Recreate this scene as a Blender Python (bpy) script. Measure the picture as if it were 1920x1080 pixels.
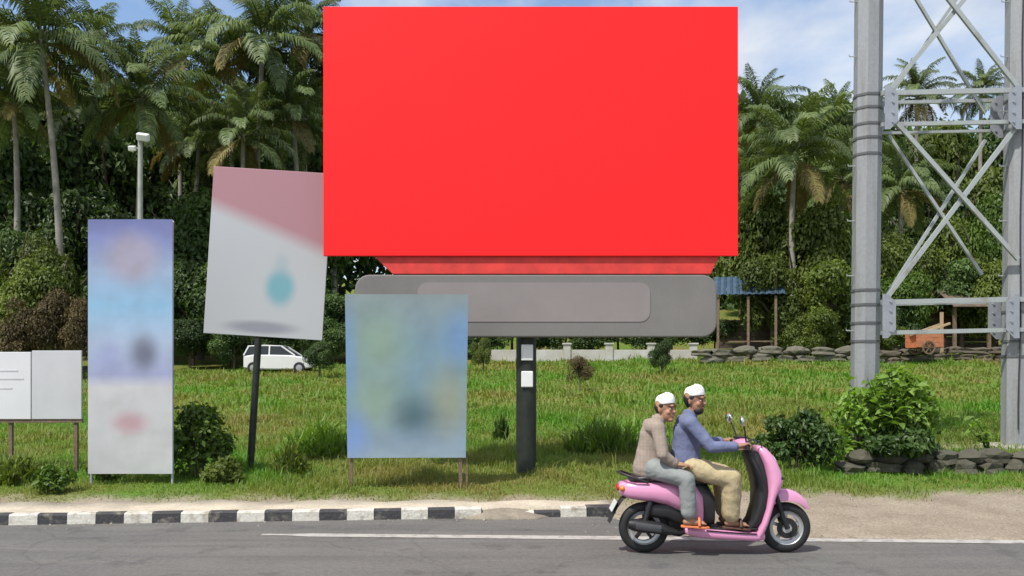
import bpy, bmesh, math, random
import numpy as np
from mathutils import Vector, Matrix, Euler

for o in list(bpy.data.objects):
    bpy.data.objects.remove(o)
scene = bpy.context.scene
COL = scene.collection
R = math.radians
random.seed(7)

# ------------------------------------------------------------------ camera
FPX = 1625.0           # focal length in photo pixels (1920 wide)
CAMZ = 1.7
HOR = 690.0            # horizon row in the photo
cam_d = bpy.data.cameras.new('camera')
cam = bpy.data.objects.new('camera', cam_d)
COL.objects.link(cam)
cam.location = (0, 0, CAMZ)
cam.rotation_euler = (R(90), 0, 0)
cam_d.sensor_width = 36.0
cam_d.lens = FPX / 1920 * 36
cam_d.shift_y = (HOR - 540) / 1920
cam_d.clip_end = 2000
scene.camera = cam


def at(px, py, Y):
    return Vector(((px - 960) / FPX * Y, Y, CAMZ + (HOR - py) / FPX * Y))


# ------------------------------------------------------------------ world, sun, exposure
SUN_EL, SUN_AZ = 57.0, 222.0      # azimuth of the sun, clockwise from +Y (behind the camera, to the left)
world = bpy.data.worlds.new('World')
scene.world = world
world.use_nodes = True
wn, wl = world.node_tree.nodes, world.node_tree.links
wn.clear()
w_out = wn.new('ShaderNodeOutputWorld')
w_bg = wn.new('ShaderNodeBackground')
w_bg.inputs['Strength'].default_value = 0.15
w_sky = wn.new('ShaderNodeTexSky')
w_sky.sky_type = 'NISHITA'
w_sky.sun_disc = False
w_sky.sun_elevation = R(SUN_EL)
w_sky.sun_rotation = R(SUN_AZ)
w_sky.air_density = 1.0
w_sky.dust_density = 1.0
w_sky.ozone_density = 2.0
w_tc = wn.new('ShaderNodeTexCoord')
w_sep = wn.new('ShaderNodeSeparateXYZ')
wl.new(w_tc.outputs['Generated'], w_sep.inputs[0])
w_add = wn.new('ShaderNodeMath'); w_add.operation = 'ADD'; w_add.inputs[1].default_value = 0.22
w_max = wn.new('ShaderNodeMath'); w_max.operation = 'MAXIMUM'; w_max.inputs[1].default_value = 0.03
wl.new(w_sep.outputs['Z'], w_max.inputs[0])
wl.new(w_max.outputs[0], w_add.inputs[0])
w_dx = wn.new('ShaderNodeMath'); w_dx.operation = 'DIVIDE'
w_dy = wn.new('ShaderNodeMath'); w_dy.operation = 'DIVIDE'
wl.new(w_sep.outputs['X'], w_dx.inputs[0]); wl.new(w_add.outputs[0], w_dx.inputs[1])
wl.new(w_sep.outputs['Y'], w_dy.inputs[0]); wl.new(w_add.outputs[0], w_dy.inputs[1])
w_cmb = wn.new('ShaderNodeCombineXYZ')
wl.new(w_dx.outputs[0], w_cmb.inputs[0]); wl.new(w_dy.outputs[0], w_cmb.inputs[1])
w_map = wn.new('ShaderNodeMapping')
w_map.inputs['Location'].default_value = (5.2, 1.4, 0.0)
wl.new(w_cmb.outputs[0], w_map.inputs['Vector'])
w_n1 = wn.new('ShaderNodeTexNoise')
w_n1.inputs['Scale'].default_value = 1.25
w_n1.inputs['Detail'].default_value = 9.0
w_n1.inputs['Roughness'].default_value = 0.56
w_n1.inputs['Distortion'].default_value = 0.25
wl.new(w_map.outputs[0], w_n1.inputs['Vector'])
w_ramp = wn.new('ShaderNodeValToRGB')
w_ramp.color_ramp.elements[0].position = 0.40
w_ramp.color_ramp.elements[1].position = 0.56
wl.new(w_n1.outputs['Fac'], w_ramp.inputs[0])
w_n2 = wn.new('ShaderNodeTexNoise')
w_n2.inputs['Scale'].default_value = 2.6
w_n2.inputs['Detail'].default_value = 7.0
wl.new(w_map.outputs[0], w_n2.inputs['Vector'])
w_cr = wn.new('ShaderNodeValToRGB')
w_cr.color_ramp.elements[0].position = 0.36
w_cr.color_ramp.elements[0].color = (3.3, 3.6, 4.2, 1)
w_cr.color_ramp.elements[1].position = 0.62
w_cr.color_ramp.elements[1].color = (5.0, 5.1, 5.15, 1)
wl.new(w_n2.outputs['Fac'], w_cr.inputs[0])
w_mix = wn.new('ShaderNodeMixRGB')
wl.new(w_ramp.outputs[0], w_mix.inputs[0])
wl.new(w_sky.outputs[0], w_mix.inputs[1])
wl.new(w_cr.outputs[0], w_mix.inputs[2])
wl.new(w_mix.outputs[0], w_bg.inputs['Color'])
wl.new(w_bg.outputs[0], w_out.inputs['Surface'])

sun_d = bpy.data.lights.new('sun', 'SUN')
sun_d.energy = 3.7
sun_d.angle = R(1.5)
sun_d.color = (1.0, 0.955, 0.88)
sun = bpy.data.objects.new('sun', sun_d)
COL.objects.link(sun)
_az, _el = R(SUN_AZ), R(SUN_EL)
_sv = Vector((math.sin(_az) * math.cos(_el), math.cos(_az) * math.cos(_el), math.sin(_el)))
sun.rotation_euler = (-_sv).to_track_quat('-Z', 'Y').to_euler()

scene.view_settings.view_transform = 'Standard'
scene.view_settings.look = 'None'
scene.view_settings.gamma = 1.0
scene.view_settings.exposure = 0.40
scene.view_settings.use_curve_mapping = False
scene.render.engine = 'CYCLES'
scene.cycles.max_bounces = 6
scene.cycles.transparent_max_bounces = 8

# ------------------------------------------------------------------ materials
MATS = {}


def _nm(name):
    m = bpy.data.materials.new(name)
    m.use_nodes = True
    nt = m.node_tree
    b = nt.nodes['Principled BSDF']
    return m, nt, b


def mat(name, c, rough=0.8, metal=0.0, var=0.12, scale=6.0, bump=0.0, bscale=40.0, c2=None, fine=0.0, coat=0.0, spec=0.5, pos=(0.32, 0.68), stretch=None, world=False):
    """procedural paint/stone/etc: two noise scales vary the colour, optional bump"""
    if name in MATS:
        return MATS[name]
    m, nt, b = _nm(name)
    n, l = nt.nodes, nt.links
    if world:
        co = n.new('ShaderNodeNewGeometry').outputs['Position']
    else:
        co = n.new('ShaderNodeTexCoord').outputs['Object']
    no = n.new('ShaderNodeTexNoise')
    no.inputs['Scale'].default_value = scale
    no.inputs['Detail'].default_value = 8
    no.inputs['Roughness'].default_value = 0.65
    if stretch:
        mpp = n.new('ShaderNodeMapping'); mpp.inputs['Scale'].default_value = stretch
        l.new(co, mpp.inputs['Vector']); l.new(mpp.outputs[0], no.inputs['Vector'])
    else:
        l.new(co, no.inputs['Vector'])
    r = n.new('ShaderNodeValToRGB')
    r.color_ramp.elements[0].position = pos[0]
    r.color_ramp.elements[1].position = pos[1]
    if c2 is None:
        ca = [max(0, x * (1 - var)) for x in c[:3]]
        cb = [min(1, x * (1 + var)) for x in c[:3]]
    else:
        ca, cb = c2[:3], c[:3]
    r.color_ramp.elements[0].color = (*ca, 1)
    r.color_ramp.elements[1].color = (*cb, 1)
    l.new(no.outputs['Fac'], r.inputs[0])
    col = r.outputs[0]
    if fine > 0:
        n3 = n.new('ShaderNodeTexNoise')
        n3.inputs['Scale'].default_value = bscale * 1.5
        n3.inputs['Detail'].default_value = 4
        l.new(co, n3.inputs['Vector'])
        r3 = n.new('ShaderNodeValToRGB')
        r3.color_ramp.elements[0].position = 0.3
        r3.color_ramp.elements[1].position = 0.7
        r3.color_ramp.elements[0].color = (1 - fine, 1 - fine, 1 - fine, 1)
        r3.color_ramp.elements[1].color = (1 + fine, 1 + fine, 1 + fine, 1)
        l.new(n3.outputs['Fac'], r3.inputs[0])
        mx = n.new('ShaderNodeMixRGB'); mx.blend_type = 'MULTIPLY'; mx.inputs[0].default_value = 1
        l.new(col, mx.inputs[1]); l.new(r3.outputs[0], mx.inputs[2])
        col = mx.outputs[0]
    l.new(col, b.inputs['Base Color'])
    b.inputs['Roughness'].default_value = rough
    b.inputs['Metallic'].default_value = metal
    b.inputs['Specular IOR Level'].default_value = spec
    if coat:
        b.inputs['Coat Weight'].default_value = coat
        b.inputs['Coat Roughness'].default_value = 0.08
    if bump > 0:
        n2 = n.new('ShaderNodeTexNoise')
        n2.inputs['Scale'].default_value = bscale
        n2.inputs['Detail'].default_value = 6
        l.new(co, n2.inputs['Vector'])
        bp = n.new('ShaderNodeBump')
        bp.inputs['Strength'].default_value = bump
        bp.inputs['Distance'].default_value = 0.02
        l.new(n2.outputs['Fac'], bp.inputs['Height'])
        l.new(bp.outputs[0], b.inputs['Normal'])
    MATS[name] = m
    return m


def leafmat(name, c1, c2, trans=0.3, rough=0.5, tcol=None, objvar=0.25, spec=0.35):
    """c1..c2 by the per-vertex attribute rnd, brightness by object random, part translucent"""
    if name in MATS:
        return MATS[name]
    m, nt, b = _nm(name)
    n, l = nt.nodes, nt.links
    a = n.new('ShaderNodeAttribute'); a.attribute_name = 'rnd'
    r = n.new('ShaderNodeValToRGB')
    r.color_ramp.elements[0].color = (*c1, 1)
    r.color_ramp.elements[1].color = (*c2, 1)
    l.new(a.outputs['Fac'], r.inputs[0])
    oi = n.new('ShaderNodeObjectInfo')
    mr = n.new('ShaderNodeMapRange')
    mr.inputs['To Min'].default_value = 1 - objvar
    mr.inputs['To Max'].default_value = 1 + objvar
    l.new(oi.outputs['Random'], mr.inputs['Value'])
    mx = n.new('ShaderNodeVectorMath'); mx.operation = 'SCALE'
    l.new(r.outputs[0], mx.inputs[0]); l.new(mr.outputs[0], mx.inputs['Scale'])
    l.new(mx.outputs[0], b.inputs['Base Color'])
    b.inputs['Roughness'].default_value = rough
    b.inputs['Specular IOR Level'].default_value = spec
    t = n.new('ShaderNodeBsdfTranslucent')
    tm = n.new('ShaderNodeMixRGB'); tm.blend_type = 'MULTIPLY'; tm.inputs[0].default_value = 1
    tm.inputs[2].default_value = (*(tcol or (1.2, 1.3, 0.5)), 1)
    l.new(mx.outputs[0], tm.inputs[1]); l.new(tm.outputs[0], t.inputs['Color'])
    ms = n.new('ShaderNodeMixShader'); ms.inputs[0].default_value = trans
    l.new(b.outputs[0], ms.inputs[1]); l.new(t.outputs[0], ms.inputs[2])
    out = n['Material Output']
    l.new(ms.outputs[0], out.inputs['Surface'])
    MATS[name] = m
    return m


def poster(name, stops, blobs, axis_len, rough=0.45, warp=0.05):
    """printed sheet: vertical colour stops (v, colour) plus soft printed blobs (u, v, ru, rv, colour, strength[, sharp]);
    u, v run 0..1 over the sheet's local x and z"""
    m, nt, b = _nm(name)
    n, l = nt.nodes, nt.links
    tc = n.new('ShaderNodeTexCoord')
    mp = n.new('ShaderNodeMapping')
    mp.inputs['Location'].default_value = (0.5, 0, 0)
    mp.inputs['Scale'].default_value = (1 / axis_len[0], 1, 1 / axis_len[1])
    l.new(tc.outputs['Object'], mp.inputs['Vector'])
    sep = n.new('ShaderNodeSeparateXYZ')
    l.new(mp.outputs[0], sep.inputs[0])
    r = n.new('ShaderNodeValToRGB')
    cr = r.color_ramp
    while len(cr.elements) < len(stops):
        cr.elements.new(0.5)
    for e, (v, c) in zip(cr.elements, stops):
        e.position = v
        e.color = (*c, 1)
    l.new(sep.outputs['Z'], r.inputs[0])
    col = r.outputs[0]
    for bl in blobs:
        u, v, ru, rv, c, s = bl[:6]
        sharp = bl[6] if len(bl) > 6 else 0.2
        mp2 = n.new('ShaderNodeMapping')
        mp2.inputs['Location'].default_value = (-u / ru, 0, -v / rv)
        mp2.inputs['Scale'].default_value = (1 / ru, 0, 1 / rv)
        l.new(mp.outputs[0], mp2.inputs['Vector'])
        ln = n.new('ShaderNodeVectorMath'); ln.operation = 'LENGTH'
        l.new(mp2.outputs[0], ln.inputs[0])
        mr = n.new('ShaderNodeMapRange')
        mr.interpolation_type = 'SMOOTHSTEP'
        mr.inputs['From Min'].default_value = 1.0
        mr.inputs['From Max'].default_value = sharp
        mr.inputs['To Min'].default_value = 0
        mr.inputs['To Max'].default_value = s
        l.new(ln.outputs['Value'], mr.inputs['Value'])
        mx = n.new('ShaderNodeMixRGB')
        mx.inputs[2].default_value = (*c, 1)
        l.new(mr.outputs[0], mx.inputs[0]); l.new(col, mx.inputs[1])
        col = mx.outputs[0]
    no = n.new('ShaderNodeTexNoise')
    no.inputs['Scale'].default_value = 3.0
    no.inputs['Detail'].default_value = 8
    l.new(tc.outputs['Object'], no.inputs['Vector'])
    r2 = n.new('ShaderNodeValToRGB')
    r2.color_ramp.elements[0].position = 0.3
    r2.color_ramp.elements[0].color = (0.86, 0.85, 0.83, 1)
    r2.color_ramp.elements[1].position = 0.6
    l.new(no.outputs['Fac'], r2.inputs[0])
    mm = n.new('ShaderNodeMixRGB'); mm.blend_type = 'MULTIPLY'; mm.inputs[0].default_value = 0.8
    l.new(col, mm.inputs[1]); l.new(r2.outputs[0], mm.inputs[2])
    l.new(mm.outputs[0], b.inputs['Base Color'])
    b.inputs['Roughness'].default_value = rough
    n2 = n.new('ShaderNodeTexNoise'); n2.inputs['Scale'].default_value = 2.2
    l.new(tc.outputs['Object'], n2.inputs['Vector'])
    bp = n.new('ShaderNodeBump'); bp.inputs['Strength'].default_value = 0.25; bp.inputs['Distance'].default_value = warp
    l.new(n2.outputs['Fac'], bp.inputs['Height']); l.new(bp.outputs[0], b.inputs['Normal'])
    MATS[name] = m
    return m


# ------------------------------------------------------------------ mesh helpers
class MB:
    def __init__(self):
        self.v = []
        self.f = []

    def add(self, vs, fs):
        k = len(self.v)
        self.v += [tuple(x) for x in vs]
        self.f += [tuple(k + i for i in f) for f in fs]
        return self

    def box(self, c, s, rot=None):
        c = Vector(c)
        M = rot.to_matrix() if isinstance(rot, Euler) else (rot if rot is not None else Matrix.Identity(3))
        h = [x / 2 for x in s]
        vs = [c + M @ Vector((sx * h[0], sy * h[1], sz * h[2])) for sx in (-1, 1) for sy in (-1, 1) for sz in (-1, 1)]
        return self.add(vs, [(0, 1, 3, 2), (4, 6, 7, 5), (0, 4, 5, 1), (2, 3, 7, 6), (0, 2, 6, 4), (1, 5, 7, 3)])

    def bar(self, a, b, w, d, up=(0, 1, 0)):
        """rectangular bar from a to b: w across, d along 'up'"""
        a, b = Vector(a), Vector(b)
        z = (b - a)
        L = z.length
        z.normalize()
        y = Vector(up); y = (y - z * y.dot(z)).normalized()
        x = y.cross(z)
        M = Matrix((x, y, z)).transposed()
        return self.box((a + b) / 2, (w, d, L), M)

    def loft(self, rings, cap=True, closed=True):
        k = len(rings[0])
        vs = [p for r in rings for p in r]
        fs = []
        for i in range(len(rings) - 1):
            for j in range(k if closed else k - 1):
                j2 = (j + 1) % k
                fs.append((i * k + j, i * k + j2, (i + 1) * k + j2, (i + 1) * k + j))
        if cap:
            fs.append(tuple(range(k - 1, -1, -1)))
            fs.append(tuple((len(rings) - 1) * k + j for j in range(k)))
        return self.add(vs, fs)

    def tube(self, pts, rad, seg=8, cap=True):
        pts = [Vector(p) for p in pts]
        if not isinstance(rad, (list, tuple)):
            rad = [rad] * len(pts)
        rings = []
        ref = None
        for i, p in enumerate(pts):
            t = (pts[min(i + 1, len(pts) - 1)] - pts[max(i - 1, 0)]).normalized()
            if ref is None:
                ref = Vector((0, 0, 1)) if abs(t.z) < 0.9 else Vector((1, 0, 0))
            x = (ref - t * ref.dot(t)).normalized()
            ref = x
            y = t.cross(x)
            rings.append([p + (x * math.cos(2 * math.pi * j / seg) + y * math.sin(2 * math.pi * j / seg)) * rad[i] for j in range(seg)])
        return self.loft(rings, cap)

    def lathe(self, prof, c=(0, 0, 0), axis='z', seg=24, cap=False):
        """prof: list of (radius, height)"""
        rings = []
        for r, h in prof:
            ring = []
            for j in range(seg):
                a = 2 * math.pi * j / seg
                p = (r * math.cos(a), r * math.sin(a), h)
                if axis == 'y':
                    p = (p[0], p[2], p[1])
                elif axis == 'x':
                    p = (p[2], p[0], p[1])
                ring.append((p[0] + c[0], p[1] + c[1], p[2] + c[2]))
            rings.append(ring)
        return self.loft(rings, cap)

    def ell(self, c, r, seg=16, rings=10, rot=None):
        c = Vector(c)
        if not isinstance(r, (list, tuple)):
            r = (r, r, r)
        M = rot.to_matrix() if rot is not None else Matrix.Identity(3)
        rr = []
        for i in range(rings + 1):
            th = math.pi * (i + 0.0) / rings
            th = min(max(th, 0.02), math.pi - 0.02)
            rr.append([c + M @ Vector((r[0] * math.sin(th) * math.cos(2 * math.pi * j / seg), r[1] * math.sin(th) * math.sin(2 * math.pi * j / seg), r[2] * math.cos(th))) for j in range(seg)])
        return self.loft(rr, True)

    def cap(self, a, b, ra, rb, seg=12):
        """capsule with round ends"""
        a, b = Vector(a), Vector(b)
        t = (b - a)
        L = t.length or 1e-4
        t = t / L
        pts, rad = [], []
        for k in range(4):
            th = math.pi / 2 * (1 - k / 4)
            pts.append(a - t * ra * math.sin(th)); rad.append(max(ra * math.cos(th), ra * 0.08))
        pts.append(a); rad.append(ra)
        pts.append(b); rad.append(rb)
        for k in range(1, 5):
            th = math.pi / 2 * k / 4
            pts.append(b + t * rb * math.sin(th)); rad.append(max(rb * math.cos(th), rb * 0.08))
        return self.tube(pts, rad, seg)

    def mesh(self, name, m, smooth=None):
        me = bpy.data.meshes.new(name)
        me.from_pydata(self.v, [], self.f)
        bm = bmesh.new(); bm.from_mesh(me)
        bmesh.ops.recalc_face_normals(bm, faces=bm.faces)
        bm.to_mesh(me); bm.free()
        if m is not None:
            me.materials.append(m)
        if smooth is not None:
            for p in me.polygons:
                p.use_smooth = True
            if smooth < 179:
                me.set_sharp_from_angle(angle=R(smooth))
        me.update()
        return me

    def build(self, name, m, parent=None, smooth=None, bevel=0.0, loc=None):
        return link(name, self.mesh(name, m, smooth), parent, bevel, loc)


def link(name, me, parent=None, bevel=0.0, loc=None):
    o = bpy.data.objects.new(name, me)
    COL.objects.link(o)
    if parent is not None:
        o.parent = parent
    if loc is not None:
        o.location = loc
    if bevel > 0:
        b = o.modifiers.new('bevel', 'BEVEL')
        b.width = bevel
        b.segments = 2
        b.limit_method = 'ANGLE'
    return o


def tag(o, label, cat, group=None):
    o['label'] = label
    o['category'] = cat
    if group:
        o['group'] = group
    return o


def thing(name, label, cat, loc=(0, 0, 0), rotz=0.0, group=None):
    o = bpy.data.objects.new(name, None)
    o.empty_display_size = 0.2
    COL.objects.link(o)
    o.location = loc
    o.rotation_euler = (0, 0, rotz)
    return tag(o, label, cat, group)


def struct(o, kind='structure'):
    o['kind'] = kind
    return o


def np_mesh(name, V, F, m, rnd=None, smooth=False):
    """fast mesh from numpy: V (n,3), F (k,3) or (k,4)"""
    me = bpy.data.meshes.new(name)
    V = np.ascontiguousarray(V, dtype=np.float32)
    F = np.ascontiguousarray(F, dtype=np.int32)
    k, w = F.shape
    me.vertices.add(len(V)); me.vertices.foreach_set('co', V.ravel())
    me.loops.add(k * w); me.loops.foreach_set('vertex_index', F.ravel())
    me.polygons.add(k)
    me.polygons.foreach_set('loop_start', np.arange(0, k * w, w, dtype=np.int32))
    if smooth:
        me.polygons.foreach_set('use_smooth', np.ones(k, dtype=bool))
    if rnd is not None:
        a = me.attributes.new('rnd', 'FLOAT', 'POINT')
        a.data.foreach_set('value', np.ascontiguousarray(rnd, dtype=np.float32))
    if m is not None:
        me.materials.append(m)
    me.update(calc_edges=True)
    me.validate()
    return me


def leaf_arrays(P, D, N, L, W, fold=0.25):
    """diamond leaves: P base, D direction, N normal, L length, W width -> V (4n,3), F tris"""
    n = len(P)
    S = np.cross(D, N)
    S /= np.linalg.norm(S, axis=1, keepdims=True) + 1e-9
    Nn = np.cross(S, D)
    L = np.asarray(L).reshape(-1, 1); W = np.asarray(W).reshape(-1, 1)
    mid = P + D * L * 0.45
    V = np.stack([P, mid + S * W * 0.5 + Nn * W * fold, P + D * L - Nn * L * 0.12, mid - S * W * 0.5 + Nn * W * fold], 1).reshape(-1, 3)
    i = np.arange(n)[:, None] * 4
    F = np.concatenate([i + np.array([[0, 1, 2]]), i + np.array([[0, 2, 3]])], 1).reshape(-1, 3)
    return V, F


def unit(a):
    return a / (np.linalg.norm(a, axis=1, keepdims=True) + 1e-9)


def crown_mesh(name, m, seed, n, lobes, leaf, ext=(1, 1, 1), lobe_r=(0.3, 0.5), droop=0.25, low=-0.75, stray=0.07):
    """leaves on the shells of several lobes inside an ellipsoid ext (centre at origin)"""
    g = np.random.default_rng(seed)
    d = unit(g.normal(size=(lobes, 3)))
    d[:, 2] = np.where(d[:, 2] < low, -d[:, 2], d[:, 2])
    c = d * (g.uniform(0.3, 0.9, (lobes, 1)))
    r = g.uniform(lobe_r[0], lobe_r[1], lobes)
    wts = r ** 2 / np.sum(r ** 2)
    k = g.choice(lobes, n, p=wts)
    dd = unit(g.normal(size=(n, 3)))
    dd[:, 2] = np.where((dd[:, 2] < 0) & (g.random(n) < 0.45), -dd[:, 2], dd[:, 2])
    rad = r[k] * g.uniform(0.35, 1.0, n) ** 0.45 * g.normal(1.0, 0.07, n)
    rad = np.where(g.random(n) < stray, rad * g.uniform(1.1, 1.6, n), rad)
    P = (c[k] + dd * rad[:, None]) * np.array(ext)[None]
    D = unit(unit(np.cross(dd, g.normal(size=(n, 3)))) * 0.9 + dd * 0.5 + np.array([[0, 0, -droop]]))
    N = unit(dd + g.normal(size=(n, 3)) * 0.45 + np.array([[0, 0, 0.5]]))
    L = leaf * g.uniform(0.6, 1.35, n)
    V, F = leaf_arrays(P, D, N, L, L * g.uniform(0.45, 0.7, n))
    tone = np.clip(0.5 * g.random(lobes)[k] + 0.5 * g.random(n), 0, 1)
    return np_mesh(name, V, F, m, np.repeat(tone, 4))


# ------------------------------------------------------------------ the ground and the road
def sstep(a, b, x):
    t = np.clip((x - a) / (b - a), 0, 1)
    return t * t * (3 - 2 * t)


def kerb_y(x):
    return 9.36 + (x + 5.53) * 0.085


def line_y(x):
    return 8.83 - 0.05 * (x + 2.5)


def road_edge(x):
    k = sstep(0.9, 1.9, x)
    return (kerb_y(x) + 0.05) * (1 - k) + (line_y(x) + 0.11) * k


def vnoise(x, y, s, seed=0):
    """cheap smooth value noise from sines"""
    a = np.sin(x * s * 1.3 + seed) * np.cos(y * s * 1.1 - seed * 1.7)
    b = np.sin(x * s * 2.9 + y * s * 1.9 + seed * 3.1) * 0.5
    c = np.cos(x * s * 5.3 - y * s * 4.7 + seed * 0.7) * 0.28
    return (a + b + c) / 1.78


def ground_z(x, y):
    x = np.asarray(x, float); y = np.asarray(y, float)
    t = np.clip(y - 10.5, 0, 48)
    z = 0.15 + 0.034 * t + 0.00078 * t * t + (0.012 * np.maximum(x, 0) + 0.03 * np.clip(x, -20, 0)) * sstep(14, 34, y)
    z = z + 0.17 * np.clip(y - 55, 0, 80) + vnoise(x, y, 0.6, 2) * 0.10 * sstep(13, 20, y)
    # terrace behind the low stone ledge on the right
    z = z + 0.22 * sstep(4.55, 5.1, x) * sstep(12.28, 12.5, y) * (1 - sstep(16, 30, y))
    # verge: left behind the kerb, right the sandy shoulder
    k = sstep(0.7, 1.8, x)
    e = road_edge(x)
    dz = y - e
    left = 0.072 + 0 * x
    right = 0.012 + 0.05 * np.clip(dz, 0, 2.6) + vnoise(x, y, 3.1, 5) * 0.012
    verge = left * (1 - k) + right * k
    w = sstep(10.2, 10.7, y) * (1 - k) + sstep(10.9, 12.0, y) * k
    z = verge * (1 - w) + z * w
    z = z + vnoise(x, y, 2.3, 9) * 0.02 * sstep(10.6, 11.4, y)
    # under the asphalt
    wob = vnoise(x, 0 * y, 4.0, 3) * 0.05 * k
    return np.where(dz < (-0.02 + wob) * k + 0.1 * (1 - k), -0.06, z)


def axis_pts(spans):
    out = []
    for a, b, s in spans:
        out += list(np.arange(a, b - 1e-6, s))
    out.append(spans[-1][1])
    return np.array(out)


xs = axis_pts([(-300, -60, 20), (-60, -14, 2), (-14, -7, 0.4), (-7, 9, 0.09), (9, 16, 0.4), (16, 60, 2), (60, 300, 20)])
ys = axis_pts([(-60, 6, 6), (6, 8.3, 0.3), (8.3, 12.8, 0.07), (12.8, 18, 0.2), (18, 46, 0.7), (46, 120, 3), (120, 600, 30)])
GX, GY = np.meshgrid(xs, ys)
GZ = ground_z(GX, GY)
V = np.stack([GX, GY, GZ], -1).reshape(-1, 3)
nx, ny = len(xs), len(ys)
ii = (np.arange(ny - 1)[:, None] * nx + np.arange(nx - 1)[None]).ravel()
F = np.stack([ii, ii + 1, ii + nx + 1, ii + nx], 1)
# natural cover: 1 = bare sandy soil, 0 = grass
kx = sstep(0.9, 1.8, GX)
dirt = kx * (1 - sstep(10.55, 11.3, GY + vnoise(GX, GY, 1.7, 4) * 0.45)) + (1 - kx) * (1 - sstep(10.3, 10.75, GY + vnoise(GX, GY, 2.1, 8) * 0.2))
dirt = np.maximum(dirt, 0.8 * np.exp(-(((GX - 7.0) / 0.9) ** 2 + ((GY - 13.4) / 0.7) ** 2)))
gm, nt, b = _nm('ground_soil_and_grass')
n, l = nt.nodes, nt.links
tc = n.new('ShaderNodeTexCoord')
at_ = n.new('ShaderNodeAttribute'); at_.attribute_name = 'rnd'


def noise_ramp(n, l, tc, scale, p0, p1, c0, c1, detail=8):
    no = n.new('ShaderNodeTexNoise'); no.inputs['Scale'].default_value = scale; no.inputs['Detail'].default_value = detail
    no.inputs['Roughness'].default_value = 0.65
    l.new(tc.outputs['Object'], no.inputs['Vector'])
    r = n.new('ShaderNodeValToRGB')
    r.color_ramp.elements[0].position = p0; r.color_ramp.elements[1].position = p1
    r.color_ramp.elements[0].color = (*c0, 1); r.color_ramp.elements[1].color = (*c1, 1)
    l.new(no.outputs['Fac'], r.inputs[0])
    return r.outputs[0], no.outputs['Fac']


gr, _ = noise_ramp(n, l, tc, 0.35, 0.38, 0.62, (0.19, 0.17, 0.05), (0.105, 0.20, 0.028))
so, _ = noise_ramp(n, l, tc, 1.6, 0.3, 0.7, (0.25, 0.21, 0.16), (0.36, 0.315, 0.25))
sp, spf = noise_ramp(n, l, tc, 38, 0.36, 0.62, (0.55, 0.53, 0.5), (1.1, 1.08, 1.05), 5)
mx = n.new('ShaderNodeMixRGB'); l.new(at_.outputs['Fac'], mx.inputs[0]); l.new(gr, mx.inputs[1]); l.new(so, mx.inputs[2])
mu = n.new('ShaderNodeMixRGB'); mu.blend_type = 'MULTIPLY'; mu.inputs[0].default_value = 0.75
l.new(mx.outputs[0], mu.inputs[1]); l.new(sp, mu.inputs[2])
l.new(mu.outputs[0], b.inputs['Base Color'])
b.inputs['Roughness'].default_value = 0.95
b.inputs['Specular IOR Level'].default_value = 0.15
bp = n.new('ShaderNodeBump'); bp.inputs['Strength'].default_value = 0.5; bp.inputs['Distance'].default_value = 0.02
l.new(spf, bp.inputs['Height']); l.new(bp.outputs[0], b.inputs['Normal'])
struct(link('ground', np_mesh('ground', V, F, gm, dirt.ravel(), True)))

# road sheet
m_asph, nt, b = _nm('asphalt')
n, l = nt.nodes, nt.links
tc = n.new('ShaderNodeTexCoord')
big, _ = noise_ramp(n, l, tc, 0.8, 0.3, 0.7, (0.128, 0.126, 0.121), (0.163, 0.160, 0.153))
gra, graf = noise_ramp(n, l, tc, 95, 0.3, 0.72, (0.62, 0.62, 0.62), (1.3, 1.3, 1.28), 3)
mp = n.new('ShaderNodeMapping'); mp.inputs['Scale'].default_value = (0.22, 2.6, 1)
l.new(tc.outputs['Object'], mp.inputs['Vector'])
no = n.new('ShaderNodeTexNoise'); no.inputs['Scale'].default_value = 1.5; no.inputs['Detail'].default_value = 5
l.new(mp.outputs[0], no.inputs['Vector'])
rs = n.new('ShaderNodeValToRGB'); rs.color_ramp.elements[0].position = 0.35; rs.color_ramp.elements[1].position = 0.65
rs.color_ramp.elements[0].color = (0.86, 0.86, 0.86, 1); rs.color_ramp.elements[1].color = (1.08, 1.07, 1.05, 1)
l.new(no.outputs['Fac'], rs.inputs[0])
m1 = n.new('ShaderNodeMixRGB'); m1.blend_type = 'MULTIPLY'; m1.inputs[0].default_value = 1
l.new(big, m1.inputs[1]); l.new(gra, m1.inputs[2])
m2 = n.new('ShaderNodeMixRGB'); m2.blend_type = 'MULTIPLY'; m2.inputs[0].default_value = 1
l.new(m1.outputs[0], m2.inputs[1]); l.new(rs.outputs[0], m2.inputs[2])
mid, _ = noise_ramp(n, l, tc, 22, 0.34, 0.66, (0.84, 0.84, 0.84), (1.14, 1.13, 1.12), 6)
pat, _ = noise_ramp(n, l, tc, 1.9, 0.60, 0.66, (1, 1, 1), (0.80, 0.80, 0.81), 3)
vo = n.new('ShaderNodeTexVoronoi'); vo.feature = 'DISTANCE_TO_EDGE'; vo.inputs['Scale'].default_value = 0.55
dn = n.new('ShaderNodeTexNoise'); dn.inputs['Scale'].default_value = 2.5; dn.inputs['Detail'].default_value = 6
l.new(tc.outputs['Object'], dn.inputs['Vector'])
va = n.new('ShaderNodeMixRGB'); va.inputs[0].default_value = 0.22
l.new(tc.outputs['Object'], va.inputs[1]); l.new(dn.outputs['Color'], va.inputs[2]); l.new(va.outputs[0], vo.inputs['Vector'])
rc = n.new('ShaderNodeValToRGB'); rc.color_ramp.elements[0].position = 0.0; rc.color_ramp.elements[1].position = 0.007
rc.color_ramp.elements[0].color = (0.80, 0.80, 0.80, 1); rc.color_ramp.elements[1].color = (1, 1, 1, 1)
l.new(vo.outputs['Distance'], rc.inputs[0])
cur = m2.outputs[0]
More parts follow.
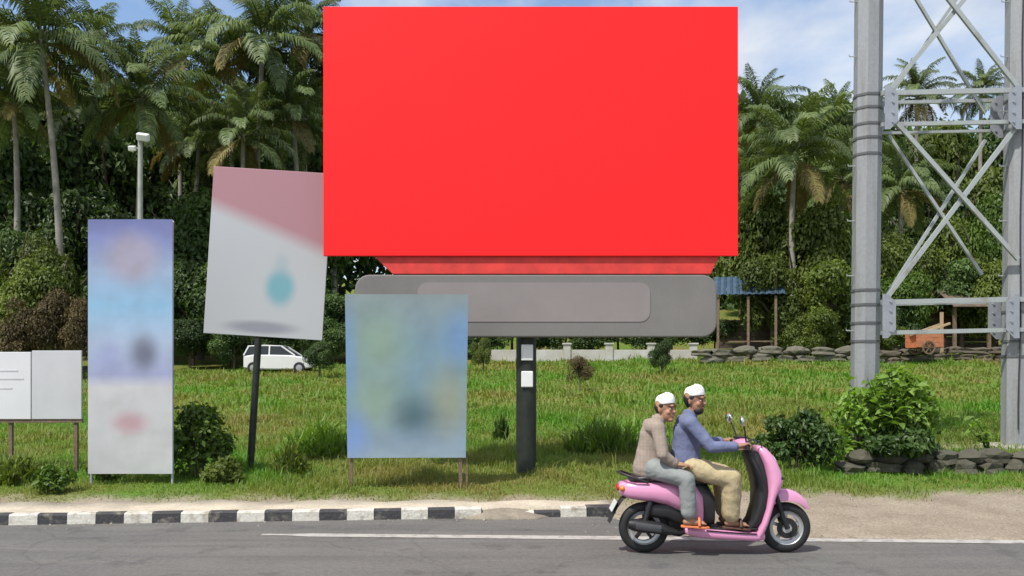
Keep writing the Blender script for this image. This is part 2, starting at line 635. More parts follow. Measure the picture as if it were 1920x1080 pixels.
for extra in (mid, pat, rc.outputs[0]):
    q_ = n.new('ShaderNodeMixRGB'); q_.blend_type = 'MULTIPLY'; q_.inputs[0].default_value = 1
    l.new(cur, q_.inputs[1]); l.new(extra, q_.inputs[2]); cur = q_.outputs[0]
l.new(cur, b.inputs['Base Color'])
b.inputs['Roughness'].default_value = 0.85
b.inputs['Specular IOR Level'].default_value = 0.3
bp = n.new('ShaderNodeBump'); bp.inputs['Strength'].default_value = 0.5; bp.inputs['Distance'].default_value = 0.008
l.new(graf, bp.inputs['Height']); l.new(bp.outputs[0], b.inputs['Normal'])
rx = axis_pts([(-120, -10, 10), (-10, 12, 0.15), (12, 120, 6)])
Vr, Fr = [], []
for i, x in enumerate(rx):
    e = float(road_edge(x)) + float(vnoise(np.array(x), np.array(0.0), 4.0, 3)) * 0.05 * float(sstep(0.9, 1.6, np.array(x)))
    Vr += [(x, -14, 0.0), (x, 3, 0.0), (x, 8.0, 0.0), (x, e, 0.0)]
for i in range(len(rx) - 1):
    for j in range(3):
        Fr.append((i * 4 + j, (i + 1) * 4 + j, (i + 1) * 4 + j + 1, i * 4 + j + 1))
struct(link('road', np_mesh('road', np.array(Vr), np.array(Fr), m_asph)))

# painted edge line, worn
m_line, nt, b = _nm('worn_road_paint')
n, l = nt.nodes, nt.links
tc = n.new('ShaderNodeTexCoord')
c_, f_ = noise_ramp(n, l, tc, 7, 0.36, 0.52, (0.22, 0.21, 0.195), (0.40, 0.385, 0.355))
l.new(c_, b.inputs['Base Color']); b.inputs['Roughness'].default_value = 0.8
Vl, Fl = [], []
lx = np.arange(-2.55, 30, 0.25)
for i, x in enumerate(lx):
    yy = line_y(x); wd = 0.085 + 0.006 * math.sin(x * 1.3) - (0.045 if i < 2 else 0)
    Vl += [(x, yy - wd, 0.004), (x, yy + wd, 0.004)]
for i in range(len(lx) - 1):
    Fl.append((2 * i, 2 * i + 2, 2 * i + 3, 2 * i + 1))
struct(link('road_edge_line', np_mesh('road_edge_line', np.array(Vl), np.array(Fl), m_line)))

# paved strip behind the kerb
m_pave = mat('worn_concrete_paving', (0.46, 0.40, 0.31), 0.92, var=0.2, scale=2.5, bump=0.4, bscale=30, fine=0.2)
Vp, Fp = [], []
pxs = np.arange(-14, 1.25, 0.15)
for x in pxs:
    ky = kerb_y(x)
    back = ky + 0.92 + 0.07 * math.sin(x * 3.1) + 0.05 * math.sin(x * 7.7)
    Vp += [(x, ky + 0.121, 0.104), (x, back, 0.104 + 0.012 * math.sin(x * 5)), (x, ky + 0.121, 0.02), (x, back, 0.02)]
for i in range(len(pxs) - 1):
    a, c = 4 * i, 4 * (i + 1)
    Fp += [(a, c, c + 1, a + 1), (a, a + 2, c + 2, c), (a + 1, c + 1, c + 3, a + 3)]
Fp += [(0, 1, 3, 2), (c, c + 2, c + 3, c + 1)]
struct(link('pavement', np_mesh('pavement', np.array(Vp), np.array(Fp), m_pave)))

# kerb blocks
m_kw = mat('kerb_paint_white', (0.55, 0.53, 0.47), 0.8, scale=7, bump=0.5, bscale=30, c2=(0.30, 0.265, 0.21), pos=(0.34, 0.50), fine=0.12, world=True)
m_kb = mat('kerb_paint_black', (0.038, 0.037, 0.04), 0.75, scale=7, bump=0.5, bscale=30, c2=(0.17, 0.155, 0.13), pos=(0.32, 0.47), fine=0.15, world=True)
kerb = bpy.data.objects.new('kerb', None); COL.objects.link(kerb); struct(kerb)
kmesh = {}
for w_ in (0, 1):
    bx = MB()
    bx.loft([[(sx, -0.06, -0.05), (sx, -0.045, 0.115), (sx, -0.03, 0.13), (sx, 0.06, 0.132), (sx, 0.06, -0.05)] for sx in (-0.1485, 0.1485)])
    kmesh[w_] = bx.mesh('kerb_block', m_kw if w_ else m_kb)
rk = random.Random(3)
ang = math.atan(0.085)
for i in range(-24, 15):
    x = -3.2 + 0.3 * i
    if x > 1.15:
        break
    if -0.22 < x < 0.05:
        continue
    o = link('kerb_block', kmesh[i % 2], kerb)
    sunk = 0.05 if 0 < x < 0.5 else 0
    o.location = (x, kerb_y(x) + 0.06 + rk.uniform(-0.006, 0.006), rk.uniform(-0.022, -0.010) - sunk)
    o.rotation_euler = (rk.uniform(-.02, .02), rk.uniform(-.012, .012), ang + rk.uniform(-.015, .015))
# earth spilled over the broken kerb
md = MB()
md.loft([[(-0.1 + rr * 0.62 * math.cos(a) * (1 + 0.15 * math.sin(3 * a)), float(kerb_y(-0.1)) + 0.12 + rr * 0.33 * math.sin(a) * (1 + 0.2 * math.cos(2 * a)), hh) for a in [2 * math.pi * j / 20 for j in range(20)]] for rr, hh in ((1.0, -0.01), (0.85, 0.022), (0.6, 0.055), (0.3, 0.085), (0.05, 0.095))])
struct(md.build('earth_spill', mat('spilled_earth', (0.23, 0.20, 0.155), 0.95, var=0.25, scale=5, bump=0.5, bscale=50, fine=0.3), smooth=180))

# ------------------------------------------------------------------ grass (nobody could count it)
def grass(name, spans, m, seed):
    g = np.random.default_rng(seed)
    Vs, Fs, Rs, off = [], [], [], 0
    for y0, y1, dens, h0, wd, xl, xr in spans:
        n_ = int((y1 - y0) * (xr - xl) * dens)
        x = g.uniform(xl, xr, n_); y = g.uniform(y0, y1, n_)
        x = np.where(g.random(n_) < 0.55, x + 0.0, x)
        vis = np.abs(x) < 0.66 * y + 1.5
        x, y = x[vis], y[vis]
        k = sstep(0.9, 1.8, x)
        bare = k * (1 - sstep(10.5, 11.3, y + vnoise(x, y, 1.7, 4) * 0.5)) + (1 - k) * (1 - sstep(10.25, 10.6, y + vnoise(x, y, 2.1, 8) * 0.22))
        bare = np.maximum(bare, 0.85 * np.exp(-(((x - 7.0) / 0.9) ** 2 + ((y - 13.4) / 0.7) ** 2)))
        keep = g.random(len(x)) > bare * 1.02
        x, y = x[keep], y[keep]
        n_ = len(x)
        z = ground_z(x, y) - 0.01
        tall = 0.5 + 1.0 * np.clip(vnoise(x, y, 0.9, 1) + 0.1, 0, 1.3) + 1.1 * np.clip(vnoise(x, y, 2.7, 6) - 0.15, 0, 1)
        tall = tall * np.where(g.random(n_) < 0.03, 2.2, 1.0)
        tall *= 0.55 + 0.45 * sstep(10.4, 11.8, y)
        h = h0 * tall * g.uniform(0.45, 1.25, n_)
        a = g.uniform(0, 2 * np.pi, n_)
        lean = g.uniform(0.15, 1.25, n_)
        dx, dy = np.cos(a), np.sin(a)
        sx, sy = -dy * wd * 0.5, dx * wd * 0.5
        P = np.stack([x, y, z], 1)
        S = np.stack([sx, sy, 0 * sx], 1) * g.uniform(0.6, 1.4, (n_, 1))
        M1 = P + np.stack([dx * h * lean * 0.3, dy * h * lean * 0.3, h * 0.6], 1)
        T = P + np.stack([dx * h * lean, dy * h * lean, h * (1 - 0.25 * lean)], 1)
        Vb = np.stack([P - S, P + S, M1 + S * 0.75, M1 - S * 0.75, T], 1).reshape(-1, 3)
        i = np.arange(n_)[:, None] * 5 + off
        Fs.append(np.concatenate([i + [[0, 1, 2]], i + [[0, 2, 3]], i + [[3, 2, 4]]], 1).reshape(-1, 3))
        Vs.append(Vb); off += len(Vb)
        tone = np.clip(0.54 + 0.55 * vnoise(x, y, 0.45, 11) + 0.22 * vnoise(x, y, 1.9, 13) + g.normal(0, 0.10, n_) - 0.22 * (1 - sstep(10.6, 12.2, y)), 0, 1)
        Rs.append(np.repeat(tone, 5))
    return struct(link(name, np_mesh(name, np.concatenate(Vs), np.concatenate(Fs), m, np.concatenate(Rs))), 'stuff')


m_grass = leafmat('grass_blades', (0.27, 0.24, 0.075), (0.125, 0.285, 0.03), 0.42, 0.55, (1.1, 1.2, 0.5), 0.0)
gg = grass('grass', [(10.2, 12.2, 1500, 0.12, 0.010, -8, 9), (12.2, 15, 1100, 0.15, 0.013, -10, 11), (15, 22, 420, 0.17, 0.022, -15, 16), (22, 42, 110, 0.19, 0.045, -28, 30)], m_grass, 5)
tag(gg, 'green and straw coloured wild grass covering the rising field', 'grass')

# loose gravel on the shoulder and along the kerb
g = np.random.default_rng(91)
NG = 1500
qx = g.uniform(0.6, 9.0, NG); qy = g.uniform(8.6, 11.2, NG)
qx2 = g.uniform(-7, 1.2, 350)
qx = np.concatenate([qx, qx2]); qy = np.concatenate([qy, kerb_y(qx2) - g.exponential(0.07, 350) - 0.01])
qz = np.where(qy < road_edge(qx) - 0.03, 0.0, np.maximum(ground_z(qx, qy), 0.0))
rr0 = np.minimum(0.004 + g.exponential(0.004, len(qx)), 0.028)
oct_ = np.array([[1, 0, 0], [0, 1, 0], [-1, 0, 0], [0, -1, 0], [0, 0, 0.75], [0, 0, -0.5]])
V = (np.stack([qx, qy, qz], 1)[:, None] + oct_[None] * rr0[:, None, None] * g.uniform(0.6, 1.3, (len(qx), 6, 1))).reshape(-1, 3)
F = (np.arange(len(qx))[:, None, None] * 6 + np.array([[0, 1, 4], [1, 2, 4], [2, 3, 4], [3, 0, 4], [1, 0, 5], [2, 1, 5], [3, 2, 5], [0, 3, 5]])[None]).reshape(-1, 3)
gv = link('gravel', np_mesh('gravel', V, F, mat('loose_gravel', (0.27, 0.24, 0.20), 0.9, var=0.45, scale=30, world=True)))
struct(gv, 'stuff'); tag(gv, 'loose gravel scattered on the sandy shoulder and along the kerb', 'gravel')

# ------------------------------------------------------------------ signs and billboard
m_steel = mat('galvanised_steel', (0.40, 0.42, 0.44), 0.5, 0.35, var=0.1, scale=3, fine=0.08, bscale=20)
m_dark = mat('dark_painted_steel', (0.022, 0.027, 0.022), 0.55, 0.2, var=0.35, scale=8, bump=0.2, bscale=30)
m_wood = mat('weathered_wood', (0.16, 0.115, 0.075), 0.9, var=0.3, scale=9, bump=0.4, bscale=40)
m_red = mat('red_billboard_vinyl', (0.93, 0.018, 0.02), 0.5, var=0.03, scale=1.2, spec=0.2)
m_reddk = mat('red_painted_steel', (0.62, 0.04, 0.032), 0.6, var=0.2, scale=4)
m_greyp = mat('weathered_grey_panel', (0.175, 0.168, 0.16), 0.8, var=0.1, scale=1.2, fine=0.08)
m_greyl = mat('pale_grey_strip', (0.235, 0.21, 0.207), 0.75, var=0.08, scale=1.2)
m_whitep = mat('white_painted_plate', (0.74, 0.75, 0.74), 0.5, var=0.06, scale=6)

BY = 11.9                                          # billboard plane
bs = BY / FPX
bx0, bx1 = (606 - 960) * bs, (1384 - 960) * bs
bz0, bz1 = CAMZ + (690 - 480) * bs, CAMZ + (690 - 12) * bs
pole_x, pole_y = (987 - 960) * (12.15 / FPX), 12.15
gz = float(ground_z(pole_x, pole_y))
bb = thing('billboard', 'large plain red billboard on a single dark post', 'billboard', (pole_x, pole_y, gz))
L = lambda p: Vector(p) - Vector((pole_x, pole_y, gz))
MB().box(L(((bx0 + bx1) / 2, BY + 0.02, (bz0 + bz1) / 2)), (bx1 - bx0, 0.04, bz1 - bz0)).build('face_panel', m_red, bb, bevel=0.008)
fr = MB()
for zz in (bz0 + 0.06, (bz0 + bz1) / 2, bz1 - 0.06):
    fr.box(L(((bx0 + bx1) / 2, BY + 0.085, zz)), (bx1 - bx0 - 0.04, 0.08, 0.08))
for k in range(7):
    x = bx0 + 0.08 + (bx1 - bx0 - 0.16) * k / 6
    fr.box(L((x, BY + 0.16, (bz0 + bz1) / 2)), (0.06, 0.06, bz1 - bz0 - 0.04))
fr.build('back_frame', m_dark, bb)
e0, e1 = (700 - 960) * bs, (1340 - 960) * bs
MB().loft([[L((e0 - 0.06, y, bz0 + 0.06)), L((e1 + 0.1, y, bz0 + 0.06)), L((e1 - 0.04, y, bz0 - 0.245)), L((e0 + 0.26, y, bz0 - 0.245))] for y in (BY + 0.05, BY + 0.16)]).build('lower_beam', m_reddk, bb, bevel=0.01)
g0, g1 = (664 - 960) * bs, (1346 - 960) * bs
gzt, gzb = bz0 - 0.25, CAMZ + (690 - 632) * bs


def round_panel(x0, x1, z0, z1, y0, y1, r):
    pts = []
    for cx_, cz_, a0 in ((x1 - r, z1 - r, 0), (x0 + r, z1 - r, 90), (x0 + r, z0 + r, 180), (x1 - r, z0 + r, 270)):
        for k in range(7):
            a = R(a0 + 15 * k)
            pts.append((cx_ + r * math.cos(a), cz_ + r * math.sin(a)))
    return MB().loft([[L((x, y, z)) for x, z in pts] for y in (y0, y1)])


round_panel(g0, g1, gzb, gzt, BY + 0.05, BY + 0.19, 0.2).build('lower_panel', m_greyp, bb, bevel=0.02)
s0, s1 = (782 - 960) * bs, (1220 - 960) * bs
round_panel(s0, s1, CAMZ + (690 - 603) * bs, CAMZ + (690 - 529) * bs, BY + 0.043, BY + 0.049, 0.14).build('lower_strip', m_greyl, bb)
pr = 0.142
MB().lathe([(pr * 1.0, -0.3), (pr, 0.05), (pr * 1.0, 1.6), (pr * 1.0, 6.2 - gz), (0.02, 6.21 - gz)], seg=24, cap=True, c=(0, 0.12, 0)).build('post', m_dark, bb, smooth=40)
for py in (661, 711):
    zc = CAMZ + (690 - py) / FPX * 12.1 - gz
    MB().box((0.01, 0.12 - pr - 0.014, zc), (0.165, 0.03, 0.225)).build('white_plate', m_whitep, bb, bevel=0.012)
for sx in (-1, 1):
    MB().tube([(0.1 * sx, 0.14, 2.4), (1.5 * sx, 0.2, 3.2)], 0.05, 8).build('strut', m_dark, bb, smooth=60)

# tilted square sign
SY = 12.5
ss = SY / FPX
base = at(469, 890, SY); base.z = float(ground_z(base.x, SY))
lean = math.atan2(15, 240)
st = thing('square_sign', 'leaning square sign with pink band, white field and teal emblem on thin dark post', 'sign', base)
st.rotation_euler = (0, lean, 0)
hp = (890 - 640) * ss
sw, sh = 222 * ss, 312 * ss
# flat board with a diagonal two-colour print
m, nt, b = _nm('pink_white_print')
n, l = nt.nodes, nt.links
tc = n.new('ShaderNodeTexCoord'); sep = n.new('ShaderNodeSeparateXYZ'); l.new(tc.outputs['Object'], sep.inputs[0])
ma = n.new('ShaderNodeMath'); ma.operation = 'MULTIPLY_ADD'; ma.inputs[1].default_value = 0.36
l.new(sep.outputs['X'], ma.inputs[0]); l.new(sep.outputs['Z'], ma.inputs[2])
rp = n.new('ShaderNodeValToRGB')
mrr = n.new('ShaderNodeMapRange'); mrr.inputs['From Min'].default_value = sh * 0.60; mrr.inputs['From Max'].default_value = sh * 0.70
l.new(ma.outputs[0], mrr.inputs['Value']); l.new(mrr.outputs[0], rp.inputs[0])
rp.color_ramp.elements[0].color = (0.42, 0.44, 0.46, 1); rp.color_ramp.elements[1].color = (0.37, 0.19, 0.22, 1)
col = rp.outputs[0]
for (u, v, ru, rv, c, s, sharp) in ((0.12 * sw, 0.30 * sh, 0.17 * sw, 0.15 * sh, (0.14, 0.34, 0.40), 0.95, 0.35), (0.12 * sw, 0.44 * sh, 0.10 * sw, 0.1 * sh, (0.26, 0.36, 0.40), 0.5, 0.1), (-0.02 * sw, 0.055 * sh, 0.42 * sw, 0.055 * sh, (0.2, 0.21, 0.25), 0.8, 0.3)):
    mp2 = n.new('ShaderNodeMapping'); mp2.inputs['Location'].default_value = (-u / ru, 0, -v / rv); mp2.inputs['Scale'].default_value = (1 / ru, 0, 1 / rv)
    l.new(tc.outputs['Object'], mp2.inputs['Vector'])
    ln = n.new('ShaderNodeVectorMath'); ln.operation = 'LENGTH'; l.new(mp2.outputs[0], ln.inputs[0])
    mr = n.new('ShaderNodeMapRange'); mr.interpolation_type = 'SMOOTHSTEP'
    mr.inputs['From Min'].default_value = 1.0; mr.inputs['From Max'].default_value = sharp; mr.inputs['To Min'].default_value = 0; mr.inputs['To Max'].default_value = s
    l.new(ln.outputs['Value'], mr.inputs['Value'])
    mx = n.new('ShaderNodeMixRGB'); mx.inputs[2].default_value = (*c, 1)
    l.new(mr.outputs[0], mx.inputs[0]); l.new(col, mx.inputs[1]); col = mx.outputs[0]
l.new(col, b.inputs['Base Color']); b.inputs['Roughness'].default_value = 0.6
bd = MB().box((0, 0, sh / 2), (sw, 0.03, sh)).build('board', m, st, bevel=0.006)
bd.location = (0.08, -0.05, hp)
f = MB()
for zz in (0.03, sh - 0.03):
    f.box((0, 0.035, zz), (sw - 0.02, 0.035, 0.05))
for xx in (-sw / 2 + 0.03, sw / 2 - 0.03):
    f.box((xx, 0.035, sh / 2), (0.05, 0.034, sh - 0.12))
f.build('board_frame', m_dark, st, loc=(0.08, -0.05, hp))
MB().tube([(0, 0.0, -0.3), (0, 0.0, hp + sh - 0.1)], 0.052, 12).build('post', m_dark, st, smooth=50)

# tall banner
TY = 11.3
ts = TY / FPX
tw, th = 158 * ts, 476 * ts
base = at(246, 888, TY)
gzz = float(ground_z(base.x, TY))
tb = thing('tall_banner', 'tall narrow blue and white printed banner on a slim frame', 'banner', (base.x, TY, gzz))
mtb = poster('tall_banner_print', [(0, (0.47, 0.48, 0.49)), (0.34, (0.49, 0.50, 0.52)), (0.39, (0.30, 0.33, 0.50)), (0.52, (0.34, 0.42, 0.56)), (0.66, (0.23, 0.42, 0.60)), (0.8, (0.29, 0.38, 0.54)), (0.93, (0.20, 0.23, 0.46)), (1.0, (0.15, 0.17, 0.36))],
             [(0.52, 0.85, 0.46, 0.14, (0.34, 0.31, 0.40), 0.9, 0.3), (0.66, 0.475, 0.26, 0.11, (0.11, 0.12, 0.17), 0.85, 0.1), (0.5, 0.20, 0.34, 0.07, (0.42, 0.22, 0.26), 0.7, 0.1), (0.25, 0.46, 0.25, 0.1, (0.27, 0.30, 0.50), 0.6)], (tw, th))
k = 24
vs, fs = [], []
for i in range(k + 1):
    for j in range(9):
        u, v = j / 8, i / k
        vs.append(((u - 0.5) * tw, 0.012 * math.sin(v * 9 + u * 2) * math.sin(u * math.pi), v * th))
for i in range(k):
    for j in range(8):
        q = i * 9 + j
        fs.append((q, q + 1, q + 10, q + 9))
mb = MB(); mb.add(vs, fs)
o = mb.build('printed_sheet', mtb, tb, smooth=30, loc=(0, -0.03, base.z - gzz))
for xx in (-tw / 2 + 0.02, tw / 2 - 0.02):
    MB().tube([(xx, 0.02, -0.2), (xx, 0.02, base.z - gzz + th)], 0.018, 8).build('pole', m_steel, tb, smooth=50)
for zz in (0.03, th - 0.03):
    MB().tube([(-tw / 2, 0.02, base.z - gzz + zz), (tw / 2, 0.02, base.z - gzz + zz)], 0.016, 8).build('crossbar', m_steel, tb, smooth=50)

# white board at the left edge
WY = 12.2
wsx = WY / FPX
base = at(60, 786, WY)
gzz = float(ground_z(base.x, WY))
wb = thing('white_board_sign', 'low wide white board sign at the left edge beside the tall banner', 'sign', (base.x, WY, gzz))
hz = base.z - gzz
m_wb = mat('white_sheet_board', (0.62, 0.63, 0.65), 0.55, var=0.05, scale=1.5)
m_wb2 = mat('white_sheet_board_grey', (0.50, 0.51, 0.53), 0.55, var=0.06, scale=1.5)
hh = 126 * wsx
MB().box((-0.62, 0, hz + hh / 2), (1.22, 0.03, hh)).build('panel', m_wb, wb, bevel=0.006)
MB().box((0.352, 0.004, hz + hh / 2 + 0.01), (0.70, 0.03, hh + 0.02)).build('panel', m_wb2, wb, bevel=0.006)
mt = MB()
for zz, ww in ((0.72, 0.34), (0.60, 0.42), (0.46, 0.26)):
    mt.box((-0.36 + (ww - 0.34) / 2, -0.0175, hz + hh * zz), (ww, 0.004, 0.018))
mt.build('faint_text_lines', mat('faded_print', (0.52, 0.53, 0.55), 0.6), wb)
for xx in (-1.1, -0.32, 0.6):
    MB().box((xx, 0.045, (hz + hh) / 2 - 0.1), (0.05, 0.05, hz + hh + 0.1)).build('post', m_wood, wb)
MB().box((-0.27, 0.022, hz - 0.025), (1.95, 0.04, 0.05)).build('bottom_rail', m_wood, wb)

# blue banner in front of the billboard post
CY = 11.0
cs = CY / FPX
cw, ch = 230 * cs, 306 * cs
base = at(763, 858, CY)
gzz = float(ground_z(base.x, CY))
cb = thing('blue_banner', 'blue and yellow-green printed banner on two short legs before the billboard', 'banner', (base.x, CY, gzz), R(1.5))
mcb = poster('blue_banner_print', [(0, (0.25, 0.33, 0.40)), (0.1, (0.21, 0.29, 0.38)), (0.4, (0.17, 0.27, 0.32)), (0.7, (0.16, 0.26, 0.33)), (1.0, (0.22, 0.27, 0.28))],
             [(0.27, 0.70, 0.42, 0.36, (0.22, 0.31, 0.22), 0.8, 0.0), (0.25, 0.34, 0.38, 0.3, (0.24, 0.34, 0.26), 0.8, 0.0), (0.84, 0.34, 0.3, 0.34, (0.28, 0.30, 0.20), 0.75, 0.0), (0.04, 0.14, 0.24, 0.22, (0.16, 0.27, 0.56), 0.8, 0.1), (0.56, 0.26, 0.30, 0.20, (0.06, 0.12, 0.14), 0.85, 0.0), (0.95, 0.74, 0.25, 0.25, (0.14, 0.26, 0.48), 0.7, 0.1), (0.02, 0.6, 0.12, 0.5, (0.15, 0.28, 0.50), 0.6, 0.1)], (cw, ch))
vs, fs = [], []
for i in range(17):
    for j in range(17):
        u, v = j / 16, i / 16
        vs.append(((u - 0.5) * cw * (0.96 + 0.04 * v), 0.014 * math.sin(v * 7 + 2.5 * u) * math.sin(u * math.pi), v * ch))
for i in range(16):
    for j in range(16):
        q = i * 17 + j
        fs.append((q, q + 1, q + 18, q + 17))
mb = MB(); mb.add(vs, fs)
hz = base.z - gzz
o = mb.build('printed_sheet', mcb, cb, smooth=180, loc=(0, -0.03, hz))
for xx in (-cw / 2 + 0.07, cw / 2 - 0.1):
    MB().box((xx, 0.02, (hz + ch) / 2 - 0.1), (0.045, 0.04, hz + ch + 0.2)).build('leg', m_wood, cb)
MB().box((cw / 2 - 0.02, 0.02, hz / 2), (0.025, 0.025, hz + 0.1)).build('leg', m_wood, cb)
for zz in (0.02, ch - 0.03):
    MB().box((0, 0.018, hz + zz), (cw * 0.97, 0.03, 0.035)).build('crossbar', m_wood, cb)

# ------------------------------------------------------------------ braced steel frame on the right
FY = 13.3
fs_ = FY / FPX
lx0 = (1620 - 960) * fs_
rx0 = (1904 - 960) * fs_
gzf = float(ground_z(lx0, FY))
tw_ = thing('braced_steel_frame', 'tall grey steel frame of two thick posts with crossed braces', 'steel frame', (lx0, FY, gzf))
m_post = mat('grey_painted_post', (0.285, 0.298, 0.31), 0.55, 0.15, scale=1.6, c2=(0.21, 0.205, 0.195), pos=(0.3, 0.5), fine=0.08, bscale=15, stretch=(5, 5, 0.35))
m_brace = mat('pale_galvanised_brace', (0.38, 0.41, 0.40), 0.5, 0.3, scale=3, c2=(0.27, 0.265, 0.24), pos=(0.3, 0.48), fine=0.1)
H = 10.5
zz_ = lambda py: CAMZ + (690 - py) * fs_ - gzf
leanx = 0.011
legs = []
for k, xo in enumerate((0, rx0 - lx0)):
    def ring(z, r):
        return [(xo + leanx * z + r * math.cos(R(45 + 0 + 360 * j / 8 - 22.5)), r * math.sin(R(45 + 360 * j / 8 - 22.5)), z) for j in range(8)]
    lb = MB(); lb.loft([ring(-0.4, 0.205), ring(zz_(300), 0.207), ring(H, 0.208)])
    leg = lb.build('leg', m_post, tw_)
    for py in (182, 206, 236, 262, 292, 545, 572, 606, 640) if k == 0 else (190, 245, 560, 585, 640, 668):
        z = zz_(py)
        cb_ = MB(); cb_.loft([ring(z - 0.018, 0.219), ring(z + 0.018, 0.219)])
        cb_.build('strap', mat('dark_strap', (0.12, 0.125, 0.13), 0.6, 0.3), leg)
    for q in range(7):
        z = 1.8 + q * 0.84
        MB().tube([(xo + leanx * z - 0.19, -0.02, z), (xo + leanx * z - 0.30, -0.02, z), (xo + leanx * z - 0.30, -0.02, z + 0.03)], 0.009, 6).build('step_bolt', m_brace, leg)
    bsx = MB(); bsx.loft([[(xo + a * q, b_ * q, z) for a, b_ in ((-1, -1), (1, -1), (1, 1), (-1, 1))] for z, q in ((-0.4, 0.36), (0.03, 0.36), (0.06, 0.33))])
    bsx.build('footing', mat('footing_concrete', (0.34, 0.32, 0.28), 0.9, var=0.2, scale=5, bump=0.4), tw_)
D_ = rx0 - lx0
for xo, xx in ((D_, -0.08),):
    MB().tube([(xo + xx + leanx * z + 0.012 * math.sin(z * 2.3 + xx * 40), -0.215, z) for z in [0.3 + 0.4 * k for k in range(25)]], 0.011, 6).build('cable', mat('black_cable', (0.03, 0.03, 0.032), 0.6, var=0.2), tw_, smooth=60)


def fp(px, py, yo=0.0):
    return Vector(((px - 960) * fs_ - lx0, yo, zz_(py)))


for yo, nm in ((-0.235, 'front'), (0.255, 'rear')):
    for py in (182, 240, 567, 623):
        off = 0.0
        a, c = fp(1640, py + 2, yo), fp(1912, py - 4, yo)
        MB().bar(a, c, (0.075 if py in (182, 567) else 0.06) * (1 if nm == 'front' else 0.7), 0.05).build('horizontal_member', m_brace, tw_)
    for (a, c) in (((1652, 560), (1900, 232)), ((1664, 236), (1890, 490)), ((1656, 178), (1900, -118)), ((1660, -118), (1896, 182)), ((1652, -170), (1900, -470)), ((1660, -470), (1900, -170))):
        pa, pc = fp(*a, yo), fp(*c, yo)
        if nm == 'rear':
            pa, pc = fp(a[0] + 14, a[1] + 10, yo), fp(c[0] - 34, c[1] + 22, yo)
        sft = 0.028 if a[1] > c[1] else -0.028
        pa.y += sft; pc.y += sft
        MB().bar(pa, pc, 0.064 if nm == 'front' else 0.046, 0.045).build('diagonal_brace', m_brace, tw_)
    for xo in (0.235, D_ - 0.235):
        for pyc in (212, 595):
            q = fp(1620, pyc, yo)
            gp = MB()
            pts = [(-0.10, -0.33), (-0.02, -0.33), (0.10, -0.20), (0.10, 0.20), (-0.02, 0.33), (-0.10, 0.33)]
            if xo > 1:
                pts = [(-a, c) for a, c in pts]
            x_ = xo + leanx * q.z
            gp.loft([[(x_ + a, yo + yy, q.z + c) for a, c in pts] for yy in (-0.066, -0.054)])
            for bz_ in (-0.22, -0.08, 0.08, 0.22):
                gp.lathe([(0.02, -0.018), (0.02, 0.0), (0.0, 0.0)], (x_ + (0.02 if xo < 1 else -0.02), yo - 0.066, q.z + bz_), 'y', 6, True)
            gp.build('gusset_plate', mat('bright_gusset', (0.33, 0.35, 0.385), 0.45, 0.35), tw_)

# ------------------------------------------------------------------ low stone ledge below the frame
m_stone = mat('dark_mossy_stone', (0.095, 0.088, 0.066), 0.95, scale=4, bump=0.6, bscale=18, c2=(0.06, 0.06, 0.04), world=True)
rs_ = random.Random(11)


def stone_mesh(seed, m, flat=0.7):
    q = random.Random(seed)
    bm = bmesh.new()
    bmesh.ops.create_icosphere(bm, subdivisions=2, radius=0.5)
    for v in bm.verts:
        d = v.co.normalized()
        f = 1 + 0.16 * math.sin(d.x * 4 + seed) + 0.14 * math.sin(d.y * 5 + seed * 2) + 0.12 * math.cos(d.z * 6 + seed) + q.uniform(-.05, .05)
        mxx = max(abs(d.x), abs(d.y), abs(d.z))
        v.co = d * 0.5 * f / (mxx ** 0.55)
    me = bpy.data.meshes.new('stone')
    bm.to_mesh(me); bm.free()
    me.materials.append(m)
    return me


smesh = [stone_mesh(s, m_stone) for s in range(4)]
ledge = thing('stone_ledge', 'low dark ledge of rough stones below the steel frame', 'stone wall', (6.4, 12.3, float(ground_z(6.4, 12.1))))
x = 4.62
while x < 9.2:
    w = rs_.uniform(0.28, 0.5)
    for row in range(2):
        o = link('stone', rs_.choice(smesh), ledge)
        xx = x + w / 2 + (0.12 if row else 0)
        o.location = (xx - 6.4, rs_.uniform(-0.05, 0.04) + 0.03 * row, float(ground_z(xx, 12.05)) - float(ground_z(6.4, 12.1)) + 0.06 + row * 0.16)
        o.scale = (w * 1.08, rs_.uniform(0.26, 0.36), rs_.uniform(0.17, 0.25))
        o.rotation_euler = (rs_.uniform(-.2, .2), rs_.uniform(-.15, .15), rs_.uniform(-.3, .3))
    x += w

# far low walls
m_stone2 = mat('grey_stone_block', (0.17, 0.155, 0.125), 0.95, scale=3, bump=0.5, bscale=12, c2=(0.09, 0.088, 0.06), world=True)
s2 = [stone_mesh(s + 20, m_stone2) for s in range(4)]


def far_wall(px0, px1, Y, py_top, label, m_list, wmin, wmax, rows=2):
    p0, p1 = at(px0, 680, Y), at(px1, 680, Y)
    cx = (p0.x + p1.x) / 2
    gz0 = float(ground_z(cx, Y))
    t = thing('stone_wall', label, 'stone wall', (cx, Y, gz0))
    ht = (CAMZ + (690 - py_top) / FPX * Y - gz0) / rows
    for r_ in range(rows):
        x = p0.x - (0.3 if r_ % 2 else 0)
        while x < p1.x:
            w = rs_.uniform(wmin, wmax)
            o = link('stone', rs_.choice(m_list), t)
            o.location = (x + w / 2 - cx, rs_.uniform(-.05, .05), float(ground_z(x + w / 2, Y)) - gz0 + ht * (r_ + 0.5))
            o.scale = (w * 1.03, 0.5, ht * rs_.uniform(0.95, 1.12))
            o.rotation_euler = (rs_.uniform(-.06, .06), rs_.uniform(-.05, .05), rs_.choice((0, math.pi)) + rs_.uniform(-.05, .05))
            x += w
    return t


